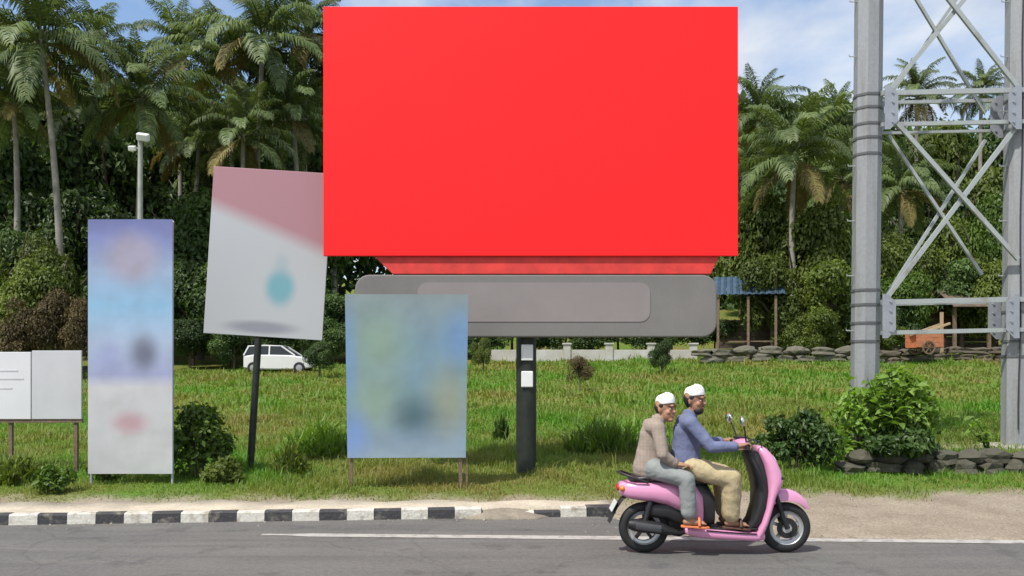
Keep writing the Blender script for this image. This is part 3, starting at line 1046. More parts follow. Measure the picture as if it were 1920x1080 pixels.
far_wall(1310, 1640, 39.5, 651, 'far low grey stone wall across the field between the hut and the steel frame', s2, 0.7, 1.3)
m_stone3 = mat('brown_stone_block', (0.12, 0.098, 0.07), 0.95, scale=3, bump=0.5, bscale=12, c2=(0.08, 0.07, 0.05))
s3 = [stone_mesh(s + 40, m_stone3) for s in range(4)]
far_wall(1660, 1990, 38.5, 652, 'far low brown stone wall seen through the steel frame', s3, 0.6, 1.2)

# white wall with pillars behind the post
m_ww = mat('white_rendered_wall', (0.50, 0.49, 0.46), 0.9, scale=1.2, c2=(0.36, 0.34, 0.29), bump=0.2, bscale=10)
WYY = 42.0
p0, p1 = at(905, 685, WYY), at(1300, 685, WYY)
cx = (p0.x + p1.x) / 2
gz0 = float(ground_z(cx, WYY))
ww = thing('white_wall', 'far low white rendered wall with pillars behind the billboard post', 'wall', (cx, WYY, gz0))
hw = CAMZ + (690 - 654) / FPX * WYY - gz0
npn = 5
for i in range(npn):
    a = p0.x + (p1.x - p0.x) * i / npn; c = p0.x + (p1.x - p0.x) * (i + 1) / npn
    MB().box(((a + c) / 2 - cx, 0, hw / 2 - 0.3), (c - a - 0.34, 0.16, hw + 0.5)).build('wall_panel', m_ww, ww, bevel=0.015)
for i in range(npn + 1):
    a = p0.x + (p1.x - p0.x) * i / npn
    MB().box((a - cx, 0, hw / 2 - 0.15), (0.34, 0.3, hw + 0.7)).box((a - cx, 0, hw + 0.24), (0.44, 0.4, 0.08)).build('pillar', m_ww, ww, bevel=0.015)

# blue-roofed open hut
m_blue = mat('blue_roof_sheet', (0.04, 0.075, 0.125), 0.6, var=0.25, scale=2)
HYY = 44.0
p = at(1398, 640, HYY)
gz0 = float(ground_z(p.x, HYY))
hut = thing('open_hut', 'small open hut with blue sheet roof beyond the field', 'hut', (p.x, HYY, gz0), R(-14))
hh = CAMZ + (690 - 556) / FPX * HYY - gz0
for i in range(11):
    x = -1.55 + i * 0.31
    MB().loft([[(x, -1.5, hh), (x + 0.155, -1.5, hh + 0.05), (x + 0.29, -1.5, hh), (x + 0.29, -1.5, hh - 0.03), (x + 0.155, -1.5, hh + 0.02), (x, -1.5, hh - 0.03)], [(x, 1.4, hh + 1.15), (x + 0.155, 1.4, hh + 1.2), (x + 0.29, 1.4, hh + 1.15), (x + 0.29, 1.4, hh + 1.12), (x + 0.155, 1.4, hh + 1.17), (x, 1.4, hh + 1.12)]]).build('roof_sheet', m_blue, hut)
for sx in (-1.35, 0.1, 1.4):
    for sy, ht in ((-1.3, hh), (1.2, hh + 1.0)):
        MB().box((sx, sy, ht / 2 - 0.1), (0.12, 0.12, ht)).build('post', m_wood, hut)
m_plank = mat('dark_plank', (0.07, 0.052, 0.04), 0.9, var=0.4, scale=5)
for i in range(6):
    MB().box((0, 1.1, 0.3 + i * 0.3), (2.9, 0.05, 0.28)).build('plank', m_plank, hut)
MB().box((0.2, -1.0, 0.75), (2.1, 0.5, 0.06)).build('counter', m_wood, hut)

# dark shed behind the frame
p = at(1830, 640, 44.0)
gz0 = float(ground_z(p.x, 44.0))
shed = thing('dark_shed', 'dark open shed in shade seen between the frame posts', 'shed', (p.x, 44.0, gz0))
for sx in (-1.7, 0, 1.7):
    MB().box((sx, -1.2, 1.1), (0.14, 0.14, 2.4)).build('post', m_wood, shed)
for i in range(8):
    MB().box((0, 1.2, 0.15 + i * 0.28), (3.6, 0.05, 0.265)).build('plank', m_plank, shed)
m_tin = mat('rusty_tin', (0.16, 0.12, 0.09), 0.7, 0.2, var=0.35, scale=3)
for sg in (-1, 1):
    MB().loft([[(-2.0, sg * 1.7, 2.2), (2.0, sg * 1.7, 2.2), (2.0, sg * 1.7, 2.25), (-2.0, sg * 1.7, 2.25)], [(-2.0, sg * 0.01, 3.1), (2.0, sg * 0.01, 3.1), (2.0, sg * 0.01, 3.15), (-2.0, sg * 0.01, 3.15)]]).build('roof_slope', m_tin, shed)

# orange handcart
p = at(1733, 645, 37.6)
gz0 = float(ground_z(p.x, 37.6))
hc = thing('handcart', 'orange wooden handcart with raised pale shafts before the dark shed', 'handcart', (p.x, 37.6, gz0 + 0.45), R(8))
m_or = mat('orange_paint', (0.44, 0.165, 0.075), 0.7, var=0.2, scale=5)
m_paleW = mat('pale_timber', (0.42, 0.30, 0.18), 0.85, var=0.2, scale=6)
for i in range(3):
    MB().box((0, -0.4, 0.42 + i * 0.2), (1.25, 0.04, 0.19)).build('side_board', m_or, hc)
    MB().box((0, 0.4, 0.42 + i * 0.2), (1.25, 0.04, 0.19)).build('side_board', m_or, hc)
MB().box((0, 0, 0.31), (1.25, 0.76, 0.04)).build('deck', m_or, hc)
for sy in (-0.3, 0.3):
    MB().bar((-0.5, sy, 0.85), (1.0, sy, 1.35), 0.09, 0.08).build('shaft', m_paleW, hc)
MB().bar((0.82, 0, 0.0), (0.82, 0, 1.85), 0.11, 0.1).build('prop_post', m_paleW, hc)
for sy in (-0.47, 0.47):
    wv = MB(); wv.lathe([(0.24, -0.03), (0.3, -0.03), (0.3, 0.03), (0.24, 0.03), (0.24, -0.03)], (-0.1, sy, 0.3), 'y', 18)
    for q in range(6):
        a = q * math.pi / 3
        wv.bar((-0.1, sy, 0.3), (-0.1 + 0.25 * math.cos(a), sy, 0.3 + 0.25 * math.sin(a)), 0.03, 0.03, (0, 1, 0))
    wv.build('wheel', m_wood, hc)

# ------------------------------------------------------------------ white car far behind the thin post
m_carw = mat('white_car_paint', (0.66, 0.66, 0.65), 0.3, var=0.03, scale=2, coat=0.5)
m_glass = mat('dark_car_glass', (0.02, 0.025, 0.028), 0.1, var=0.1)
m_rub = mat('black_rubber', (0.016, 0.016, 0.017), 0.75, var=0.2, scale=20)
m_alloy = mat('alloy', (0.45, 0.45, 0.46), 0.35, 0.7, var=0.08)
CYY = 40.0
p = at(524, 692, CYY)
gz0 = float(ground_z(p.x, CYY))
CAR_S = 0.86
car = thing('parked_car', 'white car parked far across the field behind the thin signpost', 'car', (p.x, CYY, max(gz0, p.z - 0.1)))


car.scale = (CAR_S, CAR_S, CAR_S)
car.location.z = gz0 - 0.08


def car_ring(x, zb, zt, w, k=0.06):
    return [(x, -w, zb + k), (x, -w, zt - k), (x, -w + k, zt), (x, w - k, zt), (x, w, zt - k), (x, w, zb + k), (x, w - k, zb), (x, -w + k, zb)]


cbd = MB()
cbd.loft([car_ring(*a) for a in ((-1.75, 0.35, 0.75, 0.6), (-1.7, 0.28, 0.92, 0.74), (-1.2, 0.22, 0.98, 0.8), (-0.2, 0.2, 0.98, 0.82), (0.8, 0.2, 0.96, 0.82), (1.5, 0.24, 0.85, 0.78), (1.85, 0.3, 0.70, 0.68), (1.92, 0.38, 0.6, 0.55))])
body = cbd.build('body', m_carw, car, smooth=35)
MB().loft([[(-1.62, s * 0.70, 0.97) if 0 else (-1.68, -0.72, 0.96), (-1.68, 0.72, 0.96), (1.0, 0.72, 0.96), (1.0, -0.72, 0.96)], [(-1.45, -0.62, 1.42), (-1.45, 0.62, 1.42), (0.25, 0.62, 1.44), (0.25, -0.62, 1.44)]]).build('window_band', m_glass, car, smooth=30)
MB().loft([car_ring(-1.52, 1.40, 1.47, 0.60, 0.02), car_ring(-0.6, 1.43, 1.51, 0.64, 0.02), car_ring(0.32, 1.41, 1.47, 0.60, 0.02)]).build('roof', m_carw, car, smooth=35)
for sy in (-1, 1):
    for (xa, za, xb, zb) in ((1.02, 0.95, 0.28, 1.44), (-0.35, 0.95, -0.35, 1.45), (-1.7, 0.95, -1.47, 1.43), (-1.15, .95, -1.05, 1.44)):
        MB().bar((xa, sy * 0.735, za), (xb, sy * 0.632, zb), 0.07, 0.03).build('pillar', m_carw, car)
for x in (-1.18, 1.25):
    for sy in (-0.76, 0.76):
        wq = MB(); wq.lathe([(0.17, -0.09), (0.27, -0.09), (0.3, -0.06), (0.3, 0.06), (0.27, 0.09), (0.17, 0.09)], (x, sy, 0.3), 'y', 22)
        w_o = wq.build('wheel', m_rub, car, smooth=40)
        MB().lathe([(0.02, -0.085), (0.175, -0.075), (0.175, 0.075), (0.02, 0.085)], (x, sy, 0.3), 'y', 18, True).build('rim', m_alloy, w_o, smooth=40)
for sy in (-0.55, 0.55):
    MB().ell((1.78, sy, 0.66), (0.1, 0.14, 0.07)).build('headlight', m_glass, car, smooth=180)

# ------------------------------------------------------------------ vegetation
m_bark = mat('palm_bark', (0.25, 0.235, 0.20), 0.95, var=0.25, scale=3, bump=0.5, bscale=14)
m_bark2 = mat('tree_bark', (0.12, 0.095, 0.07), 0.95, var=0.3, scale=4, bump=0.5, bscale=14)
m_palm = leafmat('palm_leaf', (0.052, 0.095, 0.032), (0.155, 0.195, 0.07), 0.32, 0.5, (1.2, 1.2, 0.5), 0.35, 0.35)
m_palmY = leafmat('old_palm_leaf', (0.14, 0.12, 0.035), (0.24, 0.20, 0.07), 0.25, 0.55, (1.1, 1.0, 0.5), 0.3)
m_lfD = leafmat('dark_leaf', (0.036, 0.068, 0.022), (0.10, 0.16, 0.042), 0.33, 0.5, None, 0.3)
m_lfO = leafmat('olive_leaf', (0.070, 0.108, 0.020), (0.18, 0.225, 0.045), 0.36, 0.5, None, 0.25)
m_lfB = leafmat('bright_leaf', (0.060, 0.120, 0.016), (0.16, 0.25, 0.04), 0.35, 0.45, None, 0.2)
m_lfR = leafmat('dry_brown_leaf', (0.075, 0.058, 0.025), (0.165, 0.13, 0.055), 0.2, 0.7, (1.1, 0.9, 0.5), 0.25)


def frond_mesh(name, seed, a0, droop, m, Lf=4.4, pairs=52):
    g = np.random.default_rng(seed)
    n_ = 13
    t = np.linspace(0, 1, n_)
    ang = np.radians(a0 - droop * t ** 1.25)
    ds = Lf / (n_ - 1)
    X = np.concatenate([[0], np.cumsum(np.cos(ang[:-1]) * ds)])
    Z = np.concatenate([[0], np.cumsum(np.sin(ang[:-1]) * ds)])
    sidebend = g.uniform(-0.35, 0.35)
    Yb = sidebend * 1.6 * t ** 2
    Vs, Fs, Rn = [], [], []
    # rachis: triangular tube
    rad = 0.05 * (1 - 0.85 * t)
    ring = np.stack([np.stack([X + 0 * rad, Yb + rad, Z - rad * .5], 1), np.stack([X, Yb - rad, Z - rad * .5], 1), np.stack([X, Yb, Z + rad], 1)], 1)
    Vs.append(ring.reshape(-1, 3)); Rn.append(np.full(n_ * 3, 0.95))
    for i in range(n_ - 1):
        for j in range(3):
            a, b_ = i * 3 + j, i * 3 + (j + 1) % 3
            Fs += [[a, b_, b_ + 3], [a, b_ + 3, a + 3]]
    off = n_ * 3
    for side in (-1, 1):
        tt = np.clip(np.linspace(0.13, 0.995, pairs) + g.uniform(-0.008, 0.008, pairs), 0, 1)
        px = np.interp(tt, t, X); py = np.interp(tt, t, Yb); pz = np.interp(tt, t, Z)
        an = np.interp(tt, t, ang)
        T = np.stack([np.cos(an), 0 * an, np.sin(an)], 1)
        Up = np.stack([-np.sin(an), 0 * an, np.cos(an)], 1)
        Sd = np.tile([[0.0, side, 0.0]], (pairs, 1))
        ln = (1.0 * np.sin(np.pi * (0.16 + 0.78 * tt)) ** 0.8 * g.uniform(0.8, 1.15, pairs))[:, None]
        D1 = unit(T * 0.55 + Sd * 0.85 + Up * g.uniform(-0.1, 0.3, (pairs, 1)))
        dr = g.uniform(0.55, 1.2, (pairs, 1))
        D2 = unit(T * 0.5 + Sd * 0.55 + np.array([[0, 0, -1.0]]) * dr)
        W = unit(T - D1 * np.sum(T * D1, 1, keepdims=True)) * 0.04
        P = np.stack([px, py, pz], 1)
        Mm = P + D1 * ln * 0.45
        Tp = Mm + D2 * ln * 0.6
        Vb = np.stack([P - W * .5, P + W * .5, Mm + W, Mm - W, Tp], 1).reshape(-1, 3)
        i = np.arange(pairs)[:, None] * 5 + off
        Fs += np.concatenate([i + [[0, 1, 2]], i + [[0, 2, 3]], i + [[3, 2, 4]]], 1).reshape(-1, 3).tolist()
        Vs.append(Vb); off += len(Vb)
        Rn.append(np.repeat(np.clip(g.normal(0.45, 0.22, pairs) + 0.2 * tt, 0, 1), 5))
    return np_mesh(name, np.concatenate(Vs), np.array(Fs), m, np.concatenate(Rn))


FR = [frond_mesh('frond', 1, 84, 75, m_palm), frond_mesh('frond', 2, 66, 95, m_palm), frond_mesh('frond', 3, 46, 100, m_palm), frond_mesh('frond', 4, 26, 92, m_palm),
      frond_mesh('frond', 5, 6, 78, m_palm), frond_mesh('frond', 6, -20, 62, m_palm)]
FRY = frond_mesh('frond', 7, -30, 55, m_palmY, 3.7)
FRY2 = frond_mesh('frond', 8, -5, 80, m_palmY, 4.0)
nut = MB().ell((0, 0, 0), (0.11, 0.11, 0.14), 8, 6).mesh('coconut', mat('coconut_husk', (0.13, 0.14, 0.04), 0.6, var=0.3, scale=5), 180)
rp_ = random.Random(21)
ORD = ['leftmost', 'second from the left', 'third from the left', 'fourth from the left', 'fifth from the left', 'sixth from the left', 'seventh from the left', 'eighth from the left',
       'ninth from the left', 'tenth from the left', 'eleventh from the left', 'twelfth from the left', 'thirteenth from the left', 'fourteenth from the left', 'fifteenth from the left', 'sixteenth from the left']


def ranked(rows):
    """rows sorted by their place across the photo, each with its ordinal phrase"""
    return [(a, ORD[i]) for i, a in enumerate(sorted(rows, key=lambda r: r[0]))]




def palm(px, py, Y, sc, lean, label, group=None, nfr=28, basey=None):
    top = at(px, py, Y)
    bx_ = top.x + lean
    gz0 = float(ground_z(bx_, Y))
    t = thing('palm_tree', label, 'palm tree', (bx_, Y, gz0), 0, group)
    tl = top - Vector((bx_, Y, gz0))
    bend = rp_.uniform(-0.5, 0.5)
    pts, rad = [], []
    for k in range(13):
        u = k / 12
        pts.append((tl.x * u + bend * math.sin(u * math.pi) * 0.6, 0.25 * math.sin(u * 2.6), -0.3 + (tl.z + 0.3) * u))
        rad.append((0.19 - 0.07 * u + 0.10 * math.exp(-u * 14)) * (0.85 + 0.15 * sc) * (1.04 if k % 2 else 0.97))
    MB().tube(pts, rad, 9).build('trunk', m_bark, t, smooth=60)
    cy = pts[-1][1]
    a = rp_.uniform(0, 6.28)
    for k in range(nfr):
        u = k / (nfr - 1)
        v = min(int(u * 6), 5)
        me = FR[v]
        if u > 0.80 and rp_.random() < 0.45:
            me = FRY if u > 0.9 else FRY2
        o = link('frond', me, t)
        o.location = (tl.x + 0.1 * math.cos(a), cy + 0.1 * math.sin(a), tl.z + 0.25 - 0.55 * u)
        o.rotation_euler = (rp_.uniform(-.25, .25), rp_.uniform(-.14, .14), a)
        s = sc * rp_.uniform(0.86, 1.1) * (0.85 if v == 0 else 1.0)
        o.scale = (s, s, s)
        a += 2.39996 + rp_.uniform(-.2, .2)
    for k in range(6):
        o = link('coconut', nut, t)
        aa = k * 1.05
        o.location = (tl.x + 0.27 * math.cos(aa), cy + 0.27 * math.sin(aa), tl.z - 0.3 - 0.12 * (k % 2))
    return t


palm(265, 180, 46, 1.05, -0.1, 'coconut palm straight above the tall banner with a full drooping crown')
palm(74, 72, 43, 1.15, 1.15, 'big coconut palm cut by the top left corner with long hanging fronds')
palm(24, 192, 44, 0.72, -0.25, 'small pale-trunked coconut palm at the left edge')
GP = 'palms crowding the grove behind the signs'
for a, w_ in ranked(((425, 120, 52, 1.0, 0.3), (492, 75, 49, 1.05, -0.3), (572, 60, 53, 1.0, 0.4), (548, 215, 50, 0.9, 0.3), (340, 95, 58, 1.0, 0.1), (455, 250, 47, 0.8, 0.4), (372, 260, 55, 0.9, -.3), (620, 150, 56, 1.0, .2))):
    palm(*a, 'coconut palm in the dark grove above the square sign, ' + w_, GP)
for a, w_ in ranked(((176, 96, 60, 1.0, 0.2), (145, 205, 56, 0.9, -.3), (-45, 110, 50, 1.0, 0.5), (15, 90, 62, 1.0, 0))):
    palm(*a, 'coconut palm far back above the left edge and tall banner, ' + w_, 'palms far back on the left')
palm(1492, 292, 44, 1.0, 0.3, 'coconut palm with wide open fronds between billboard and steel frame')
for a, w_ in ranked(((1425, 215, 58, 0.9, 0.2), (1568, 235, 60, 0.85, -.2), (1395, 330, 50, 0.75, .2), (1580, 330, 52, 0.8, .2))):
    palm(*a, 'coconut palm in the treeline right of the billboard, ' + w_, 'palms right of the billboard')
palm(1722, 178, 60, 0.72, 0.2, 'coconut palm against the clouds in the left of the steel frame')
palm(1842, 172, 62, 0.62, -0.2, 'coconut palm against the clouds in the right of the steel frame')
palm(1690, 350, 48, 0.8, 0.2, 'dark coconut palm low behind the braces of the steel frame')

# lamp post before the straight palm
lp = at(263, 262, 40.5)
gz0 = float(ground_z(lp.x, 40.5))
lamp = thing('street_lamp', 'pale slim lamp post with white lamp head above the tall banner', 'street lamp', (lp.x, 40.5, gz0))
hl = lp.z - gz0
m_lampw = mat('white_lamp_housing', (0.75, 0.76, 0.76), 0.4, var=0.04)
MB().tube([(0, 0, -0.3), (0, 0, hl * 0.5), (0, 0, hl + 0.1)], [0.15, 0.13, 0.10], 12).build('post', mat('pale_lamp_post', (0.33, 0.34, 0.30), 0.7, var=0.2, scale=2), lamp, smooth=60)
MB().bar((0, 0, hl), (0.28, -0.1, hl + 0.08), 0.06, 0.06, (0, 0, 1)).build('bracket', m_steel, lamp)
MB().box((0.2, -0.16, hl + 0.08), (0.56, 0.26, 0.34), Euler((R(30), R(8), 0))).build('lamp_head', m_lampw, lamp, bevel=0.05)
MB().box((-0.35, -0.05, hl - 0.42), (0.34, 0.2, 0.24), Euler((R(20), 0, 0))).build('lamp_head', m_lampw, lamp, bevel=0.04)
MB().bar((0, 0, hl - 0.4), (-0.3, -0.04, hl - 0.4), 0.05, 0.05, (0, 0, 1)).build('bracket', m_steel, lamp)

CR = {}
for nm, m_ in (('D', m_lfD), ('O', m_lfO), ('B', m_lfB), ('R', m_lfR)):
    CR[nm] = [crown_mesh('crown', m_, 100 + s * 7 + ord(nm), 13000 if nm != 'R' else 6000, 20 + 3 * s, 0.085, (1, 1, 0.92), (0.2, 0.42)) for s in range(3 if nm in 'DO' else 2)]


def limbs_mesh(name, h, r0, seed, spread=0.6, top=0.55):
    q = random.Random(seed)
    mb = MB()
    mb.tube([(0, 0, -0.3), (0.03 * h * q.uniform(-1, 1), 0, h * 0.3), (0.04 * h * q.uniform(-1, 1), 0.02 * h, h * 0.55), (0.05 * h * q.uniform(-1, 1), 0, h * 0.85)], [r0 * 1.25, r0, r0 * 0.75, r0 * 0.25], 8)
    for k in range(6):
        a = k * 1.05 + q.uniform(-.3, .3)
        z0 = h * q.uniform(0.3, 0.55)
        e = h * spread * q.uniform(0.3, 0.55)
        mb.tube([(0, 0, z0), (e * .5 * math.cos(a), e * .5 * math.sin(a), z0 + h * .14), (e * math.cos(a), e * math.sin(a), z0 + h * q.uniform(.2, .4))], [r0 * .5, r0 * .35, r0 * .12], 6)
    return mb.mesh(name, m_bark2, 60)


TR = [limbs_mesh('trunk', 1.0, 0.022, s) for s in range(3)]
rt = random.Random(5)


def tree(px, py_top, Y, wpx, kind, label, group=None, name='tree', cat='tree', base_frac=0.22):
    top = at(px, py_top, Y)
    gz0 = float(ground_z(top.x, Y))
    h = top.z - gz0
    rad = wpx / FPX * Y / 2
    t = thing(name, label, cat, (top.x, Y, gz0), rt.uniform(0, 6.28), group)
    tr = link('trunk', rt.choice(TR), t)
    tr.scale = (h, h, h)
    cr = link('crown', rt.choice(CR[kind]), t)
    cr['kind'] = 'stuff'
    hc_ = h * (1 - base_frac) / 2
    cr.location = (0, 0, h - hc_ * 0.98)
    cr.scale = (rad / 1.08, rad / 1.08, hc_ / 1.0)
    cr.rotation_euler = (0, 0, rt.uniform(0, 6.28))
    return t


GW = 'broadleaf trees of the dark grove on the left'
for a, w_ in ranked(((-30, 210, 54, 300), (110, 150, 66, 300), (210, 230, 58, 280), (330, 190, 64, 300), (430, 200, 60, 280), (545, 150, 66, 330), (500, 330, 52, 260), (370, 350, 50, 240), (250, 380, 51, 230), (120, 330, 52, 240), (20, 330, 56, 260), (620, 260, 58, 320))):
    tree(a[0], a[1], a[2], a[3], 'D', 'dark leafy tree filling the left grove behind the palms, ' + w_, GW, base_frac=0.12)
GRr = 'trees right of the billboard'
for a, w_ in ranked(((1400, 190, 64, 200, 'D'), (1480, 175, 66, 220, 'D'), (1570, 185, 64, 230, 'D'), (1545, 265, 58, 210, 'O'), (1420, 290, 56, 190, 'D'))):
    tree(*a, 'tall tree in the treeline between the billboard and the steel frame, ' + w_, GRr, base_frac=0.1)
for a, w_ in ranked(((1660, 235, 64, 200, 'D'), (1780, 215, 66, 210, 'O'), (1890, 205, 68, 200, 'D'), (1985, 200, 64, 240, 'D'), (1740, 330, 56, 190, 'D'), (1880, 300, 58, 200, 'O'))):
    tree(*a, 'tall tree of the wood seen through and beside the steel frame, ' + w_, 'trees behind the steel frame', base_frac=0.1)
# lower growth
for a, w_ in ranked(((1412, 350, 47, 180, 'O'), (1500, 385, 45, 190, 'O'), (1590, 390, 46, 190, 'O'), (1450, 470, 43.5, 150, 'O'), (1560, 480, 43, 170, 'O'))):
    tree(*a, 'olive green bushy tree at the field edge right of the billboard, ' + w_, 'olive bushes right of the billboard', 'bushy_tree', 'tree', 0.06)
for a, w_ in ranked(((1680, 420, 46, 150, 'O'), (1765, 400, 47, 170, 'O'), (1862, 350, 45, 130, 'B'), (1700, 500, 43, 120, 'B'), (1800, 480, 44.6, 150, 'D'), (1880, 470, 43.5, 150, 'O'), (1960, 420, 45, 180, 'O'))):
    tree(*a, 'low bushy tree behind the far wall in the steel frame, ' + w_, 'bushes behind the steel frame', 'bushy_tree', 'tree', 0.05)
for a, w_ in ranked(((15, 400, 43, 170, 'D'), (100, 440, 42, 150, 'O'), (-40, 430, 41, 150, 'O'), (45, 480, 40, 150, 'O'))):
    tree(*a, 'green bushy tree above the white board at the left, ' + w_, 'bushes above the white board', 'bushy_tree', 'tree', 0.05)
for a, w_ in ranked(((105, 545, 38.5, 120), (150, 560, 38, 90), (40, 560, 38, 120))):
    tree(a[0], a[1], a[2], a[3], 'R', 'dry brown shrub behind the white board and tall banner, ' + w_, 'dry brown shrubs', 'dry_shrub', 'shrub', 0.02)
for a, w_ in ranked(((360, 480, 46, 190, 'D'), (430, 560, 45, 130, 'D'), (560, 520, 47, 200, 'D'), (660, 540, 46, 200, 'D'), (760, 520, 47, 180, 'D'), (860, 560, 46, 170, 'D'), (960, 560, 47, 160, 'D'), (1060, 580, 46, 160, 'D'), (1160, 570, 47, 160, 'D'), (1260, 560, 46, 160, 'D'), (200, 520, 46, 170, 'D'))):
    tree(*a, 'dark shrubby tree along the far field edge behind the signs, ' + w_, 'dark shrubs along the field edge', 'bushy_tree', 'tree', 0.03)
for a, w_ in ranked(((1340, 590, 46, 110, 'D'), (1430, 585, 46.5, 120, 'D'), (1480, 570, 43, 90, 'O'), (1545, 575, 42, 100, 'O'), (1600, 565, 43, 110, 'D'), (1655, 580, 42, 90, 'O'))):
    tree(*a, 'low dense shrub behind the far grey wall, ' + w_, 'shrubs behind the far grey wall', 'shrub', 'shrub', 0.0)
for a, w_ in ranked(((1690, 570, 43, 100, 'D'), (1770, 560, 48, 110, 'D'), (1890, 560, 47.5, 120, 'D'), (1950, 560, 44, 120, 'O'))):
    tree(*a, 'low dense shrub around the dark shed, ' + w_, 'shrubs around the shed', 'shrub', 'shrub', 0.0)
for a, w_ in ranked(((355, 585, 43, 120, 'D'), (440, 600, 42.5, 110, 'D'), (520, 600, 44, 120, 'D'), (610, 590, 43.5, 120, 'D'), (-20, 590, 42, 140, 'D'), (900, 595, 44.5, 110, 'D'), (1010, 600, 44.5, 110, 'D'), (1110, 600, 44.5, 110, 'D'), (1210, 600, 44.5, 110, 'D'))):
    tree(*a, 'low dark shrub closing the field edge behind the signs, ' + w_, 'low shrubs along the field edge', 'shrub', 'shrub', 0.0)
tree(598, 632, 35, 62, 'D', 'dark shrub hiding the front of the white car', None, 'shrub', 'shrub', 0.02)
tree(905, 628, 36, 44, 'O', 'small olive shrub left of the billboard post before the white wall', None, 'shrub', 'shrub', 0.02)
tree(1240, 636, 34, 50, 'D', 'dark shrub before the white wall right of the billboard post', None, 'shrub', 'shrub', 0.02)
tree(1088, 668, 27, 52, 'R', 'low brownish shrub in the field right of the billboard post', None, 'shrub', 'shrub', 0.02)

# the wood behind, one mass
g = np.random.default_rng(77)
NW = 70000
wx = g.uniform(-62, 66, NW)
u = g.random(NW) ** 0.8
Yw = 71 + vnoise(wx, u * 20, 0.35, 2) * 2.5 + u * 3
pxx = 960 + wx / Yw * FPX
toppy = np.interp(pxx, [-200, 100, 330, 600, 800, 1380, 1460, 1600, 1660, 1780, 1900, 2200], [200, 175, 170, 160, 200, 200, 190, 195, 245, 262, 250, 230]) + 22 * vnoise(wx, 0 * wx, 0.8, 5) + 14 * vnoise(wx, 0 * wx, 2.6, 7)
topz = CAMZ + (690 - toppy) / FPX * Yw
gzw = ground_z(wx, Yw)
P = np.stack([wx, Yw, gzw + (topz - gzw) * u], 1)
D = unit(g.normal(size=(NW, 3)) + np.array([[0, -0.4, -0.2]]))
N = unit(g.normal(size=(NW, 3)) * 0.6 + np.array([[0, -0.7, 0.9]]))
Lw = 0.75 * g.uniform(0.6, 1.4, NW)
V, F = leaf_arrays(P, D, N, Lw, Lw * 0.6)
wo = link('distant_wood', np_mesh('distant_wood', V, F, m_lfD, np.repeat(np.clip(0.4 + 0.4 * vnoise(wx, P[:, 2], 0.7, 3) + g.normal(0, 0.15, NW), 0, 1), 4)))
struct(wo, 'stuff'); tag(wo, 'distant wood closing the view behind all the trees', 'wood')

# ---- near bushes
def near_bush(px, py_top, Y, wpx, m_, label, seed, n=2600, leaf=0.13, name='bush', stems=7):
    top = at(px, py_top, Y)
    gz0 = float(ground_z(top.x, Y))
    h = top.z - gz0
    rad = wpx / FPX * Y / 2
    t = thing(name, label, 'bush', (top.x, Y, gz0))
    me = crown_mesh('foliage', m_, seed, n, 22, leaf, (rad / 1.02, rad / 1.02, h * 0.50), (0.14, 0.42), stray=0.16)
    o = link('foliage', me, t); o.location = (0, 0, h * 0.50); o['kind'] = 'stuff'
    # leaf size is absolute here
    mb = MB()
    q = random.Random(seed)
    for k in range(stems):
        a = k * 2.4
        e = rad * q.uniform(0.3, 0.75)
        mb.tube([(0.03 * math.cos(a), 0.03 * math.sin(a), -0.05), (e * .5 * math.cos(a), e * .5 * math.sin(a), h * .4), (e * math.cos(a), e * math.sin(a), h * q.uniform(.6, .9))], [0.012, 0.009, 0.004], 5)
    mb.build('stem', m_bark2, t)
    return t


m_lfN = leafmat('near_dark_leaf', (0.030, 0.062, 0.016), (0.085, 0.150, 0.034), 0.32, 0.42, None, 0.0)
m_lfNB = leafmat('near_bright_leaf', (0.11, 0.21, 0.03), (0.24, 0.36, 0.07), 0.42, 0.45, None, 0.25)
near_bush(1488, 765, 12.35, 132, m_lfN, 'round dark green bush in front of the scooter', 201, 3400, 0.085)
near_bush(1680, 806, 12.42, 150, m_lfN, 'dark spreading bush at the foot of the steel frame', 202, 3600, 0.095)
near_bush(97, 876, 10.75, 66, m_lfB, 'small bright bush at the kerbside left of the tall banner', 203, 1100, 0.07)
near_bush(372, 750, 11.9, 130, m_lfB, 'leafy green bush between the tall banner and the thin signpost', 204, 2800, 0.085)
near_bush(420, 862, 11.5, 80, m_lfO, 'low olive bush at the foot of the thin signpost', 205, 1500, 0.075)


